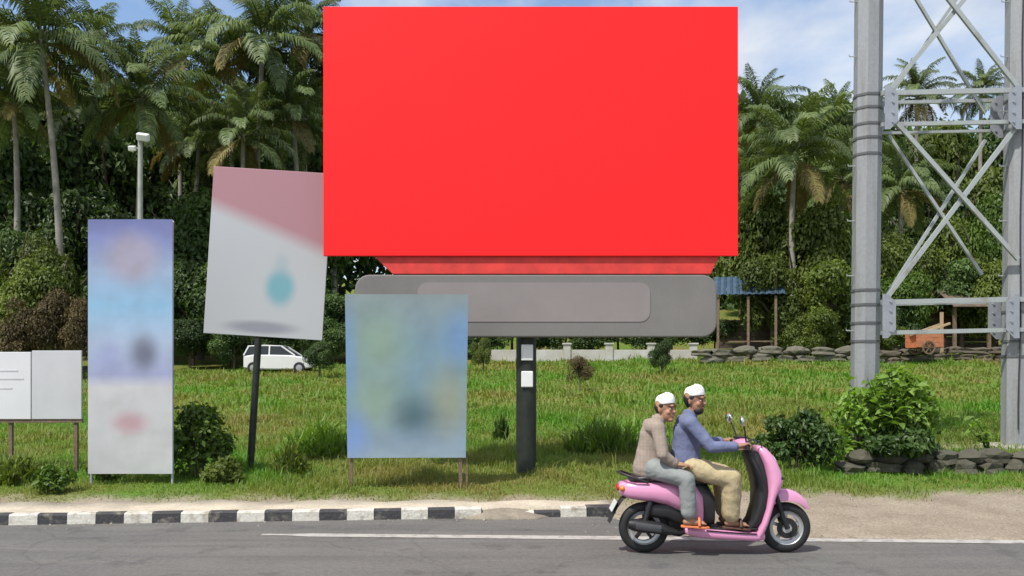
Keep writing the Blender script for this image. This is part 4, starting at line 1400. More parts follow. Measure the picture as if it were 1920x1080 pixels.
def weed_clump(px, Y, h, wpx, n, m_, label, seed, wd=0.03):
    """long arching blades from one foot"""
    g = np.random.default_rng(seed)
    x = (px - 960) / FPX * Y
    t = thing('weed_clump', label, 'weeds', (x, Y, float(ground_z(x, Y))))
    rad = wpx / FPX * Y / 2
    a = g.uniform(0, 6.28, n); r0 = rad * 0.75 * np.sqrt(g.random(n)); e = rad * g.uniform(0.1, 0.55, n)
    hh = h * g.uniform(0.3, 1.0, n) * (1 - 0.75 * (r0 / rad / 0.75) ** 2) + 0.06
    b_ = g.uniform(0, 6.28, n)
    P = np.stack([r0 * np.cos(a), r0 * np.sin(a), 0 * a - 0.02], 1)
    E = np.stack([np.cos(b_), np.sin(b_), 0 * b_], 1)
    S = np.stack([-np.sin(b_), np.cos(b_), 0 * b_], 1) * wd * 0.5
    M1 = P + E * (e * 0.3)[:, None] + np.array([[0, 0, 1.0]]) * (hh * 0.6)[:, None]
    T = P + E * e[:, None] + np.array([[0, 0, 1.0]]) * (hh * g.uniform(0.75, 1.0, n))[:, None]
    V = np.stack([P - S * .6, P + S * .6, M1 + S, M1 - S, T], 1).reshape(-1, 3)
    i = np.arange(n)[:, None] * 5
    F = np.concatenate([i + [[0, 1, 2]], i + [[0, 2, 3]], i + [[3, 2, 4]]], 1).reshape(-1, 3)
    o = link('blades', np_mesh('blades', V, F, m_, np.repeat(g.random(n), 5)), t); o['kind'] = 'stuff'
    k = n // 4
    P2 = M1[:k]; D = unit(E[:k] + g.normal(size=(k, 3)) * .4); N = unit(g.normal(size=(k, 3)) * .4 + np.array([[0, 0, 1.0]]))
    Ln = 0.09 * g.uniform(.6, 1.3, k)
    V, F = leaf_arrays(P2, D, N, Ln, Ln * .5)
    o = link('leaves', np_mesh('leaves', V, F, m_, np.repeat(g.random(k), 4)), t); o['kind'] = 'stuff'
    return t


weed_clump(940, 15.5, 0.75, 40, 160, m_lfN, 'small dark weed clump just left of the billboard post', 206)
weed_clump(600, 14.2, 0.85, 190, 620, m_lfNB, 'bright tall weeds left of the blue banner', 207)
weed_clump(1130, 14.6, 0.8, 200, 620, m_lfNB, 'bright tall weeds between billboard post and passenger', 208)
weed_clump(1195, 15.6, 0.75, 150, 420, m_lfNB, 'bright tall weeds directly behind the passenger', 210)
weed_clump(545, 12.0, 0.6, 90, 420, m_lfO, 'straw-green weeds between the thin signpost and blue banner', 211)
weed_clump(30, 11.4, 0.55, 110, 420, m_lfO, 'straw-green weeds below the white board at the left edge', 212)
near_bush(200, 850, 11.7, 60, m_lfO, 'low green bush behind the foot of the tall banner', 209, 1000, 0.08)

# bright broad-leaved plant, its large leaves one by one
lm = MB()
prof = [(0, 0.0), (0.18, 0.30), (0.42, 0.5), (0.7, 0.36), (0.9, 0.14), (1.0, 0.0)]
for i in range(len(prof) - 1):
    (u0, w0), (u1, w1) = prof[i], prof[i + 1]
    z = lambda u: 0.10 * math.sin(u * 2.6) - 0.22 * u * u
    for sg in (-1, 1):
        lm.add([(u0, 0, z(u0)), (u1, 0, z(u1)), (u1, sg * w1 * .55, z(u1) + w1 * .14), (u0, sg * w0 * .55, z(u0) + w0 * .14)], [(0, 1, 2, 3)])
leaf_me = lm.mesh('leaf', m_lfNB, 180)
ra = leaf_me.attributes.new('rnd', 'FLOAT', 'POINT')
for i, d_ in enumerate(ra.data):
    d_.value = 0.35 + 0.4 * ((i * 37) % 11) / 11


def broad_plant(px, Y, h, n, spread, label, seed, lsize=0.2, name='broadleaf_plant'):
    q = random.Random(seed)
    x = (px - 960) / FPX * Y
    t = thing(name, label, 'plant', (x, Y, float(ground_z(x, Y))))
    ns = max(4, n // 7)
    for s in range(ns):
        a = q.uniform(0, 6.28); e = spread * q.uniform(0.2, 1.0); hh = h * q.uniform(0.42, 1.0)
        p0, p1, p2 = Vector((0.05 * math.cos(a), 0.05 * math.sin(a), -0.03)), Vector((e * .4 * math.cos(a), e * .4 * math.sin(a), hh * .55)), Vector((e * math.cos(a), e * math.sin(a), hh))
        MB().tube([p0, p1, p2], [0.011, 0.008, 0.004], 5).build('stem', m_lfB, t)
        for k in range(n // ns):
            u = 0.3 + 0.7 * (k + q.random() * .6) / (n // ns)
            p = p0.lerp(p1, u * 2) if u < .5 else p1.lerp(p2, u * 2 - 1)
            o = link('leaf', leaf_me, t)
            o.location = p
            sc = lsize * q.uniform(0.6, 1.2)
            o.scale = (sc, sc * q.uniform(.8, 1.1), sc)
            o.rotation_euler = (q.uniform(-.5, .5), q.uniform(-.55, .4), q.uniform(0, 6.28))
    return t


near_bush(1690, 698, 12.6, 150, m_lfNB, 'tall bright yellow-green bush hiding the foot of the left frame post', 215, 2600, 0.13, stems=12)
broad_plant(1668, 12.45, 1.15, 170, 0.6, 'tall bright green broad-leaved plant at the foot of the left frame post', 31, 0.21)
near_bush(1615, 722, 12.66, 92, m_lfNB, 'narrow bright leafy bush in front of the left frame post', 216, 1300, 0.11, stems=9)
broad_plant(1590, 12.4, 0.8, 42, 0.4, 'smaller bright leafy plant between dark bush and frame post', 32, 0.17)
broad_plant(1860, 12.7, 0.55, 40, 0.5, 'low yellow-green leafy plant before the right frame post', 33, 0.15)
broad_plant(1585, 13.2, 0.75, 35, 0.5, 'leafy light green plant behind the round dark bush', 34, 0.16)

# ------------------------------------------------------------------ the pink scooter (x forward, -y towards the camera, origin under the rear axle)
m_pink = mat('pink_scooter_paint', (0.66, 0.28, 0.455), 0.28, var=0.03, scale=3, coat=0.6)
m_blk = mat('black_plastic', (0.018, 0.018, 0.02), 0.5, var=0.2, scale=12)
m_blkg = mat('black_engine_metal', (0.03, 0.03, 0.032), 0.45, 0.4, var=0.3, scale=14)
m_seat = mat('black_seat_vinyl', (0.022, 0.019, 0.02), 0.45, var=0.2, scale=10, bump=0.1)
m_lens = mat('clear_lens', (0.72, 0.75, 0.78), 0.12, var=0.05)
m_redl = mat('red_lens', (0.45, 0.02, 0.02), 0.15, var=0.05)
m_amber = mat('amber_lens', (0.6, 0.22, 0.03), 0.2, var=0.05)
m_chrome = mat('chrome', (0.7, 0.71, 0.72), 0.15, 1.0, var=0.03)
m_silver = mat('silver_rim', (0.52, 0.52, 0.53), 0.35, 0.6, var=0.06)

SC_Y = 8.0
sx0 = (1207 - 960) / FPX * SC_Y
SCL = Vector((sx0, SC_Y, 0.0))
sc_ = thing('scooter', 'pink step-through scooter with black seat and two riders', 'scooter', SCL)


def sup(c, a, b, n=20, p=2.6):
    """superellipse ring coordinates"""
    out = []
    for j in range(n):
        t = 2 * math.pi * j / n
        ct, st_ = math.cos(t), math.sin(t)
        out.append((a * math.copysign(abs(ct) ** (2 / p), ct), b * math.copysign(abs(st_) ** (2 / p), st_)))
    return out


def loft_x(rows, p=2.6, n=20):
    """rows: (x, zc, half_w, half_h)"""
    return [[(x, u, zc + v) for u, v in sup(0, hw, hh, n, p)] for x, zc, hw, hh in rows]


def loft_z(rows, p=2.8, n=20):
    """rows: (z, x0, x1, half_w)"""
    return [[((x0 + x1) / 2 + u, v, z) for u, v in sup(0, (x1 - x0) / 2, hw, n, p)] for z, x0, x1, hw in rows]


# wheels
for wx_, nm in ((0.0, 'rear'), (1.305, 'front')):
    wh = MB()
    wh.lathe([(0.0, -0.055), (0.045, -0.055), (0.05, -0.03), (0.05, 0.03), (0.045, 0.055), (0.0, 0.055)], (0, 0, 0), 'y', 18)
    for k in range(5):
        a = 2 * math.pi * k / 5 + 0.3
        ca, sa = math.cos(a), math.sin(a)
        wh.bar((0.035 * ca, 0, 0.035 * sa), (0.128 * ca, 0, 0.128 * sa), 0.03, 0.035)
    w_o = wh.build('wheel', m_blkg if nm == 'rear' else m_silver, sc_, smooth=40, loc=(wx_, 0, 0.232))
    ty = MB()
    prof = []
    for k in range(17):
        a = -2.45 + 4.9 * k / 16
        prof.append((0.184 + 0.048 * math.cos(a), 0.05 * math.sin(a)))
    ty.lathe(prof, (0, 0, 0), 'y', 40)
    ty.build('tyre', m_rub, w_o, smooth=60)
    rm = MB()
    rm.lathe([(0.148, -0.036), (0.156, -0.042), (0.150, -0.03), (0.122, -0.026), (0.122, 0.026), (0.150, 0.03), (0.156, 0.042), (0.148, 0.036), (0.13, 0.0), (0.148, -0.036)], (0, 0, 0), 'y', 36)
    rm.build('rim', m_silver, w_o, smooth=40)
    if nm == 'front':
        MB().lathe([(0.045, -0.062), (0.095, -0.062), (0.095, -0.058), (0.045, -0.058), (0.045, -0.062)], (0, 0, 0), 'y', 28).build('brake_disc', m_blkg, w_o, smooth=30)

# rear body shell
rb = MB()
rb.loft(loft_x([(-0.235, 0.60, 0.05, 0.035), (-0.22, 0.595, 0.085, 0.06), (-0.16, 0.585, 0.125, 0.082), (-0.05, 0.575, 0.155, 0.09), (0.08, 0.568, 0.172, 0.096), (0.2, 0.555, 0.18, 0.112), (0.3, 0.53, 0.18, 0.138), (0.39, 0.49, 0.172, 0.168), (0.46, 0.455, 0.158, 0.185), (0.515, 0.425, 0.135, 0.17), (0.535, 0.40, 0.11, 0.13)], 3.0))
rb.build('rear_body', m_pink, sc_, smooth=50)
MB().loft(loft_x([(0.42, 0.46, 0.12, 0.2), (0.5, 0.46, 0.125, 0.215), (0.58, 0.44, 0.12, 0.19), (0.635, 0.40, 0.105, 0.135)], 3.2)).build('inner_apron', m_blk, sc_, smooth=50)
# seat
st_ = MB()
st_.loft(loft_x([(-0.14, 0.672, 0.08, 0.018), (-0.10, 0.685, 0.115, 0.03), (0.0, 0.695, 0.135, 0.038), (0.14, 0.692, 0.14, 0.038), (0.22, 0.682, 0.142, 0.034), (0.3, 0.672, 0.142, 0.036), (0.42, 0.668, 0.135, 0.038), (0.54, 0.665, 0.11, 0.034), (0.62, 0.645, 0.07, 0.022)], 2.6))
st_.build('seat', m_seat, sc_, smooth=60)
# grab rail
MB().tube([(0.02, -0.15, 0.66), (-0.1, -0.155, 0.70), (-0.2, -0.12, 0.735), (-0.235, 0, 0.742), (-0.2, 0.12, 0.735), (-0.1, 0.155, 0.70), (0.02, 0.15, 0.66)], 0.012, 8).build('grab_rail', m_blk, sc_, smooth=60)
# floorboard
MB().loft(loft_x([(0.36, 0.215, 0.12, 0.035), (0.5, 0.20, 0.165, 0.05), (0.7, 0.185, 0.172, 0.048), (0.9, 0.172, 0.172, 0.046), (1.0, 0.165, 0.165, 0.045), (1.08, 0.165, 0.14, 0.035)], 4.0)).build('floorboard', m_pink, sc_, smooth=45)
MB().box((0.79, 0, 0.237), (0.46, 0.27, 0.014)).build('foot_mat', m_blk, sc_, bevel=0.004)
# leg shield and nose
MB().loft(loft_z([(0.13, 0.97, 1.05, 0.14), (0.20, 1.0, 1.085, 0.172), (0.30, 1.045, 1.12, 0.182), (0.42, 1.08, 1.155, 0.188), (0.54, 1.10, 1.19, 0.19), (0.62, 1.10, 1.235, 0.19), (0.68, 1.095, 1.262, 0.186), (0.76, 1.085, 1.24, 0.178), (0.84, 1.065, 1.205, 0.165), (0.91, 1.035, 1.165, 0.145), (0.96, 1.015, 1.12, 0.12), (0.985, 1.02, 1.08, 0.085)], 2.9)).build('leg_shield', m_pink, sc_, smooth=50)
MB().loft(loft_z([(0.245, 0.90, 1.03, 0.125), (0.32, 0.96, 1.07, 0.15), (0.45, 1.0, 1.11, 0.158), (0.58, 1.005, 1.13, 0.158), (0.7, 0.985, 1.12, 0.15), (0.82, 0.945, 1.09, 0.138), (0.90, 0.915, 1.06, 0.12), (0.94, 0.92, 1.04, 0.09)], 3.0)).build('inner_shield', m_blk, sc_, smooth=50)
# front fender, an arc over the wheel
rows = []
for k in range(15):
    a = R(40 + (158 - 40) * k / 14)
    u = k / 14
    ri = 0.252
    ro = ri + 0.022 + 0.085 * math.sin(math.pi * min(0.62, u * 0.9 + 0.04)) ** 0.9
    hw = 0.035 + 0.045 * math.sin(math.pi * (0.12 + 0.8 * u))
    ca, sa = math.cos(a), math.sin(a)
    ring = []
    for (q, w) in ((ri, -1.0), (ri + (ro - ri) * 0.55, -0.97), (ro - 0.008, -0.62), (ro, 0), (ro - 0.008, 0.62), (ri + (ro - ri) * 0.55, 0.97), (ri, 1.0), (ri + 0.006, 0.0)):
        ring.append((1.305 + q * ca, w * hw, 0.232 + q * sa))
    rows.append(ring)
MB().loft(rows).build('front_fender', m_pink, sc_, smooth=55)
for sy in (-0.078, 0.078):
    MB().tube([(1.305, sy, 0.232), (1.262, sy, 0.34), (1.19, sy * 0.95, 0.56)], [0.024, 0.022, 0.022], 10).build('fork_leg', m_blkg, sc_, smooth=60)
# lights
MB().ell((1.178, 0, 0.852), (0.035, 0.085, 0.075), 18, 12, Euler((0, R(-32), 0))).build('headlight', m_lens, sc_, smooth=180)
for sy in (-1, 1):
    MB().ell((1.222, sy * 0.135, 0.70), (0.03, 0.045, 0.022), 12, 8, Euler((0, R(20), sy * 0.5))).build('turn_signal', m_blk, sc_, smooth=180)
    MB().ell((-0.205, sy * 0.085, 0.60), (0.03, 0.03, 0.028), 12, 8).build('turn_signal', m_amber, sc_, smooth=180)
MB().ell((-0.232, 0, 0.60), (0.028, 0.06, 0.035), 14, 10).build('tail_light', m_redl, sc_, smooth=180)
# handlebar
hb = MB()
hb.loft([[(0.90 + u, y_, 1.0 + v) for u, v in sup(0, a, b_, 14, 2.4)] for y_, a, b_ in ((-0.17, 0.022, 0.022), (-0.13, 0.045, 0.04), (-0.06, 0.068, 0.055), (0, 0.074, 0.06), (0.06, 0.068, 0.055), (0.13, 0.045, 0.04), (0.17, 0.022, 0.022))])
hb.build('handlebar_cover', m_pink, sc_, smooth=60)
MB().tube([(0.97, 0, 0.86), (0.94, 0, 0.98)], 0.04, 12).build('steering_neck', m_blk, sc_, smooth=60)
MB().lathe([(0.0, 0.0), (0.055, 0.0), (0.06, 0.012), (0.0, 0.02)], (0.885, 0, 1.055), 'z', 18).build('speedometer', m_blk, sc_, smooth=40)
for sy in (-1, 1):
    g_o = MB().tube([(0.90, sy * 0.16, 1.0), (0.885, sy * 0.24, 1.0), (0.87, sy * 0.35, 0.995)], [0.014, 0.017, 0.017], 10).build('grip', m_rub, sc_, smooth=60)
    MB().tube([(0.93, sy * 0.17, 0.995), (0.945, sy * 0.23, 0.985), (0.93, sy * 0.33, 0.98)], [0.008, 0.007, 0.006], 6).build('brake_lever', m_chrome, g_o, smooth=60)
    mr_ = MB().tube([(0.905, sy * 0.15, 1.02), (0.885, sy * 0.19, 1.12), (0.86, sy * 0.235, 1.19)], 0.007, 6).build('mirror', m_blk, sc_, smooth=60)
    MB().ell((0.845, sy * 0.245, 1.225), (0.022, 0.058, 0.048), 16, 10, Euler((0, R(-12), sy * R(14)))).build('mirror_housing', m_chrome, mr_, smooth=180)
MB().tube([(0.90, -0.13, 1.02), (0.97, -0.15, 1.055), (1.05, -0.12, 1.02), (1.07, -0.07, 0.96)], 0.006, 6).build('cable', m_blk, sc_, smooth=60)
MB().tube([(0.90, 0.13, 1.02), (0.97, 0.15, 1.06), (1.05, 0.12, 1.02), (1.07, 0.07, 0.96)], 0.006, 6).build('cable', m_blk, sc_, smooth=60)
for sy in (-1, 1):
    MB().tube([(0.54, sy * 0.170, 0.232), (0.7, sy * 0.1745, 0.218), (0.9, sy * 0.1745, 0.204), (1.0, sy * 0.168, 0.20)], 0.006, 6).build('trim_strip', m_blk, sc_, smooth=60)
# engine, swing arm, muffler, shock, mudguard, plate, stand
MB().loft(loft_x([(-0.06, 0.235, 0.045, 0.055), (0.08, 0.245, 0.055, 0.075), (0.22, 0.255, 0.07, 0.085), (0.36, 0.25, 0.085, 0.075), (0.46, 0.235, 0.07, 0.05)], 3.2)).build('engine', m_blkg, sc_, smooth=40, loc=(0, 0.075, 0))
MB().loft(loft_x([(0.0, 0.40, 0.1, 0.06), (0.2, 0.40, 0.13, 0.09), (0.4, 0.34, 0.13, 0.12), (0.5, 0.3, 0.11, 0.1)], 3.4)).build('under_cover', m_blk, sc_, smooth=40)
mu_ = MB().tube([(0.40, -0.09, 0.20), (0.30, -0.115, 0.20), (0.2, -0.125, 0.222), (0.12, -0.13, 0.245), (-0.10, -0.135, 0.275), (-0.16, -0.135, 0.285)], [0.018, 0.02, 0.042, 0.055, 0.058, 0.04], 14).build('muffler', m_blkg, sc_, smooth=50)
MB().loft([[(x, -0.19 + d, z + v) for d, v in ((0, -0.03), (-0.006, -0.015), (-0.008, 0.015), (0, 0.035), (0.006, 0.035), (0.006, -0.03))] for x, z in ((0.13, 0.245), (0.0, 0.262), (-0.1, 0.275))]).build('heat_shield', mat('dull_heat_shield', (0.09, 0.09, 0.095), 0.5, 0.5, var=0.1), mu_, smooth=30)
MB().tube([(-0.02, -0.11, 0.25), (0.05, -0.11, 0.5)], 0.026, 10).build('shock_absorber', m_blkg, sc_, smooth=60)
rg = MB()
rg.loft([[(x + dx, w, z + dz) for w, dx, dz in ((-0.07, 0, 0), (-0.05, -0.008, 0.006), (0.05, -0.008, 0.006), (0.07, 0, 0), (0.05, 0.008, -0.006), (-0.05, 0.008, -0.006))] for x, z in ((-0.12, 0.535), (-0.2, 0.50), (-0.255, 0.42), (-0.30, 0.33), (-0.325, 0.28))])
rg.build('rear_mudguard', m_blk, sc_, smooth=40)
MB().box((-0.283, 0, 0.435), (0.008, 0.2, 0.105), Euler((0, R(28), 0))).build('number_plate', mat('pale_plate', (0.55, 0.56, 0.55), 0.5, var=0.05), sc_, bevel=0.003)
MB().tube([(0.42, 0.1, 0.17), (0.36, 0.17, 0.12), (0.3, 0.19, 0.13)], 0.011, 8).build('side_stand', m_blkg, sc_, smooth=60)
for sy in (-1, 1):
    MB().tube([(0.40, sy * 0.12, 0.275), (0.40, sy * 0.25, 0.275)], 0.016, 8).build('footrest', m_rub, sc_, smooth=60)


# ------------------------------------------------------------------ riders
m_skin = mat('brown_skin', (0.30, 0.155, 0.095), 0.55, var=0.1, scale=14)
m_skin2 = mat('light_brown_skin', (0.36, 0.19, 0.115), 0.55, var=0.1, scale=14)
m_hair = mat('black_hair', (0.012, 0.010, 0.009), 0.6, var=0.3, scale=60, bump=0.4, bscale=120)
m_capw = mat('white_knit_cap', (0.78, 0.78, 0.78), 0.9, var=0.05, scale=30, bump=0.4, bscale=90)
m_shirtB = mat('blue_grey_shirt', (0.135, 0.155, 0.26), 0.9, var=0.14, scale=7, bump=0.5, bscale=14)
m_pantK = mat('khaki_cloth', (0.50, 0.42, 0.26), 0.9, c2=(0.38, 0.30, 0.165), scale=26, bump=0.5, bscale=12)
m_pantG = mat('grey_cloth', (0.24, 0.255, 0.25), 0.9, var=0.12, scale=6, bump=0.5, bscale=12)
m_sandO = mat('orange_sandal', (0.62, 0.19, 0.07), 0.6, var=0.1)
m_sandB = mat('brown_sandal', (0.10, 0.045, 0.03), 0.6, var=0.1)
m_eyew = mat('eye_white', (0.6, 0.58, 0.55), 0.3, var=0.02)
m_eyeb = mat('eye_dark', (0.012, 0.009, 0.008), 0.25, var=0.02)
m_lip = mat('lips', (0.26, 0.10, 0.08), 0.5, var=0.08)
# brown checked shirt
m_shirtC, nt, b = _nm('brown_checked_shirt')
n, l = nt.nodes, nt.links
tc = n.new('ShaderNodeTexCoord')
wv1 = n.new('ShaderNodeTexWave'); wv1.bands_direction = 'Z'; wv1.inputs['Scale'].default_value = 11; wv1.inputs['Distortion'].default_value = 0.6
wv2 = n.new('ShaderNodeTexWave'); wv2.bands_direction = 'X'; wv2.inputs['Scale'].default_value = 11; wv2.inputs['Distortion'].default_value = 0.6
l.new(tc.outputs['Object'], wv1.inputs['Vector']); l.new(tc.outputs['Object'], wv2.inputs['Vector'])
ad = n.new('ShaderNodeMath'); ad.operation = 'ADD'; l.new(wv1.outputs['Fac'], ad.inputs[0]); l.new(wv2.outputs['Fac'], ad.inputs[1])
rr_ = n.new('ShaderNodeValToRGB'); rr_.color_ramp.elements[0].color = (0.275, 0.22, 0.185, 1); rr_.color_ramp.elements[1].color = (0.315, 0.258, 0.213, 1)
mh = n.new('ShaderNodeMath'); mh.operation = 'MULTIPLY'; mh.inputs[1].default_value = 0.5
l.new(ad.outputs[0], mh.inputs[0]); l.new(mh.outputs[0], rr_.inputs[0]); l.new(rr_.outputs[0], b.inputs['Base Color'])
b.inputs['Roughness'].default_value = 0.9


def blob(name, mb, m, parent, voxel=0.012, it=4, disp=0.0):
    o = mb.build(name, m, parent)
    r = o.modifiers.new('remesh', 'REMESH'); r.mode = 'VOXEL'; r.voxel_size = voxel; r.use_smooth_shade = True
    s_ = o.modifiers.new('smooth', 'SMOOTH'); s_.factor = 0.5; s_.iterations = it
    if disp:
        tx = bpy.data.textures.new(name + '_folds', 'CLOUDS'); tx.noise_scale = 0.10
        d = o.modifiers.new('folds', 'DISPLACE'); d.texture = tx; d.strength = disp; d.mid_level = 0.5
    return o


def hand_on_grip(mb, sy, gx, gy, gz_):
    """palm behind the grip, four fingers over it, thumb under"""
    mb.ell((gx - 0.028, gy, gz_ + 0.018), (0.034, 0.042, 0.018), 14, 8, Euler((0, R(-18), 0)))
    for k in range(4):
        y = gy + (k - 1.5) * 0.021
        ln = (0.9, 1.05, 1.0, 0.82)[k if sy < 0 else 3 - k]
        p = [(gx - 0.005, y, gz_ + 0.030), (gx + 0.022 * ln, y, gz_ + 0.026), (gx + 0.033 * ln, y, gz_ + 0.002), (gx + 0.018 * ln, y, gz_ - 0.022)]
        for a, c in zip(p[:-1], p[1:]):
            mb.cap(a, c, 0.0095, 0.0085, 8)
    yi = gy - sy * 0.046
    mb.cap((gx - 0.03, gy - sy * 0.03, gz_ + 0.006), (gx - 0.012, yi, gz_ - 0.018), 0.012, 0.010, 8)
    mb.cap((gx - 0.012, yi, gz_ - 0.018), (gx + 0.014, yi + sy * 0.006, gz_ - 0.024), 0.010, 0.0085, 8)


def hand_flat(mb, wrist, fwd, up, sy):
    """relaxed hand lying on a thigh"""
    w = Vector(wrist); f = Vector(fwd).normalized(); u_ = Vector(up).normalized(); s_ = f.cross(u_)
    mb.cap(w, w + f * 0.05, 0.024, 0.028, 10)
    for k in (-1, 0, 1):
        mb.cap(w + s_ * 0.018 * k + f * 0.02, w + s_ * 0.024 * k + f * 0.075, 0.017, 0.014, 8)
    for k in range(4):
        q = (k - 1.5)
        ln = (0.85, 1.0, 0.95, 0.75)[k if sy > 0 else 3 - k]
        a = w + f * 0.078 + s_ * 0.019 * q
        c = a + f * 0.034 * ln + u_ * 0.004 + s_ * 0.003 * q
        d = c + f * 0.026 * ln - u_ * 0.014
        e = d + f * 0.014 * ln - u_ * 0.016
        mb.cap(a, c, 0.0095, 0.009, 8).cap(c, d, 0.009, 0.0085, 8).cap(d, e, 0.0085, 0.008, 8)
    sd = -s_ * sy if False else s_ * (1 if sy > 0 else -1)
    mb.cap(w + f * 0.022 + sd * 0.022, w + f * 0.052 + sd * 0.042, 0.012, 0.010, 8)
    mb.cap(w + f * 0.052 + sd * 0.042, w + f * 0.078 + sd * 0.044 - u_ * 0.008, 0.010, 0.0085, 8)


def person(label, J, skin, shirt, pants, sandal, beard, face_yaw, hands, cuff, hem, thin=1.0):
    root = J['pelvis']
    base = Vector(SCL) + Vector((root[0], 0, 0.0))
    t = thing('person', label, 'person', base + Vector((0, 0, J['seat'])))
    off = Vector((root[0], 0, J['seat']))
    V3 = lambda p: Vector(p) - off
    pel, wai, che, nec, hd = (V3(J[k]) for k in ('pelvis', 'waist', 'chest', 'neck', 'head'))
    hm = Matrix.Rotation(face_yaw, 3, 'Z')
    hp_ = lambda x, y, z: hd + hm @ Vector((x, y, z))
    # ---- body, one continuous surface
    b_ = MB()
    b_.cap(pel, wai, 0.115 * thin, 0.105 * thin).cap(wai, che, 0.105 * thin, 0.115 * thin).cap(che, nec, 0.11 * thin, 0.05)
    b_.cap(nec, hd + Vector((0, 0, -0.04)), 0.05, 0.048)
    b_.ell(hp_(-0.012, 0, 0.025), (0.096, 0.076, 0.098), 20, 14)
    b_.ell(hp_(0.022, 0, -0.045), (0.062, 0.058, 0.075), 18, 12)
    b_.ell(hp_(0.052, 0, -0.10), (0.028, 0.03, 0.022), 12, 8)
    b_.cap(hp_(0.082, 0, 0.012), hp_(0.104, 0, -0.028), 0.009, 0.014, 8)
    b_.ell(hp_(0.066, 0, 0.03), (0.024, 0.056, 0.014), 14, 8)
    for sy in (-1, 1):
        b_.ell(hp_(-0.006, sy * 0.081, -0.012), (0.015, 0.009, 0.026), 10, 8)
        b_.ell(hp_(0.058, sy * 0.034, -0.03), (0.022, 0.022, 0.022), 10, 8)
        sh, el, wr = V3(J['sh' + ('R' if sy < 0 else 'L')]), V3(J['el' + ('R' if sy < 0 else 'L')]), V3(J['wr' + ('R' if sy < 0 else 'L')])
        b_.cap(che + Vector((0, sy * 0.06, 0.07)), sh, 0.06, 0.052).cap(sh, el, 0.046, 0.036).cap(el, wr, 0.036, 0.025)
        hp2, kn, an = (V3(J[k + ('R' if sy < 0 else 'L')]) for k in ('hip', 'kn', 'an'))
        b_.cap(pel, hp2, 0.1 * thin, 0.085).cap(hp2, kn, 0.078, 0.052).cap(kn, an, 0.05, 0.032)
        toe = V3(J['toe' + ('R' if sy < 0 else 'L')])
        b_.cap(an + Vector((-0.03, 0, -0.035)), an + Vector((0.04, 0, -0.035)), 0.03, 0.032).cap(an + Vector((0.03, 0, -0.035)), toe, 0.032, 0.022)
        for k in range(4):
            d_ = (toe - an); d_.z = 0; d_.normalize(); s_ = Vector((-d_.y, d_.x, 0))
            b_.cap(toe + s_ * (k - 1.5) * 0.016, toe + d_ * (0.03 - 0.004 * k) + s_ * (k - 1.5) * 0.017 + Vector((0, 0, -0.006)), 0.0095, 0.008, 6)
        kind, arg = hands
        if kind == 'grip':
            hand_on_grip(b_, sy, arg[0] - off.x, sy * arg[1], arg[2] - off.z)
            b_.cap(wr, Vector((arg[0] - off.x - 0.03, sy * arg[1], arg[2] - off.z + 0.015)), 0.025, 0.022, 10)
        else:
            hand_flat(b_, wr, (kn - wr) * Vector((1, 1, 0)) + Vector((0.03, 0, -0.01)), (0.1, 0, 1), sy)
    blob('body', b_, skin, t, 0.0065, 3)
    # ---- shirt
    s_ = MB()
    s_.cap(pel + Vector((-0.005, 0, -0.035)), wai, 0.150 * thin, 0.132 * thin, 18).cap(wai, che, 0.128 * thin, 0.132 * thin, 18)
    s_.ell((che + nec) / 2 + Vector((-0.01, 0, 0.0)), (0.105, 0.15, 0.10), 18, 12)
    s_.cap(nec + Vector((-0.012, 0, -0.035)), nec + Vector((0.0, 0, 0.015)), 0.075, 0.060, 14)
    for sy in (-1, 1):
        sd = 'R' if sy < 0 else 'L'
        sh, el, wr = V3(J['sh' + sd]), V3(J['el' + sd]), V3(J['wr' + sd])
        s_.cap(che + Vector((-0.01, sy * 0.07, 0.08)), sh, 0.078, 0.068, 14).cap(sh, el, 0.066, 0.056, 14)
        s_.cap(el, el.lerp(wr, cuff), 0.055, 0.043, 14)
    so_ = blob('shirt', s_, shirt, t, 0.009, 4, 0.016)
    cl = MB()
    rings = []
    for r_, dz in ((0.066, -0.012), (0.064, 0.022), (0.058, 0.03), (0.056, 0.0)):
        rings.append([nec + Vector((0.002 + r_ * math.cos(a) + 0.25 * dz, r_ * 0.95 * math.sin(a), 0.018 + dz - 0.016 * math.cos(a))) for a in [2 * math.pi * j / 22 for j in range(22)]])
    cl.loft(rings, cap=False)
    cl.build('collar', shirt, so_, smooth=60)
    for sd in 'RL':
        el, wr = V3(J['el' + sd]), V3(J['wr' + sd])
        a_, c_2 = el.lerp(wr, cuff - 0.16), el.lerp(wr, cuff + 0.05)
        MB().tube([a_, a_.lerp(c_2, 0.5), c_2], [0.0455, 0.0465, 0.043], 16).build('cuff', shirt, so_, smooth=60)
    # ---- trousers
    p_ = MB()
    p_.cap(pel + Vector((-0.0, 0, -0.035)), pel + Vector((0, 0, 0.04)), 0.122 * thin, 0.112 * thin, 18)
    for sy in (-1, 1):
        sd = 'R' if sy < 0 else 'L'
        hp2, kn, an = (V3(J[k + sd]) for k in ('hip', 'kn', 'an'))
        p_.cap(pel + Vector((0.02, sy * 0.05, -0.03)), hp2, 0.108 * thin, 0.1, 14).cap(hp2, kn, 0.098, hem[0], 16).cap(kn, kn.lerp(an, hem[2]), hem[0], hem[1], 16)
    blob('trousers', p_, pants, t, 0.01, 4, 0.018)
    # ---- head gear, hair, face
    c_ = MB()
    prof = [(0.0935, 0.0), (0.0945, 0.006), (0.0935, 0.028), (0.0885, 0.052), (0.079, 0.073), (0.061, 0.088), (0.036, 0.096), (0.012, 0.0985), (0.001, 0.0988)]
    rings = []
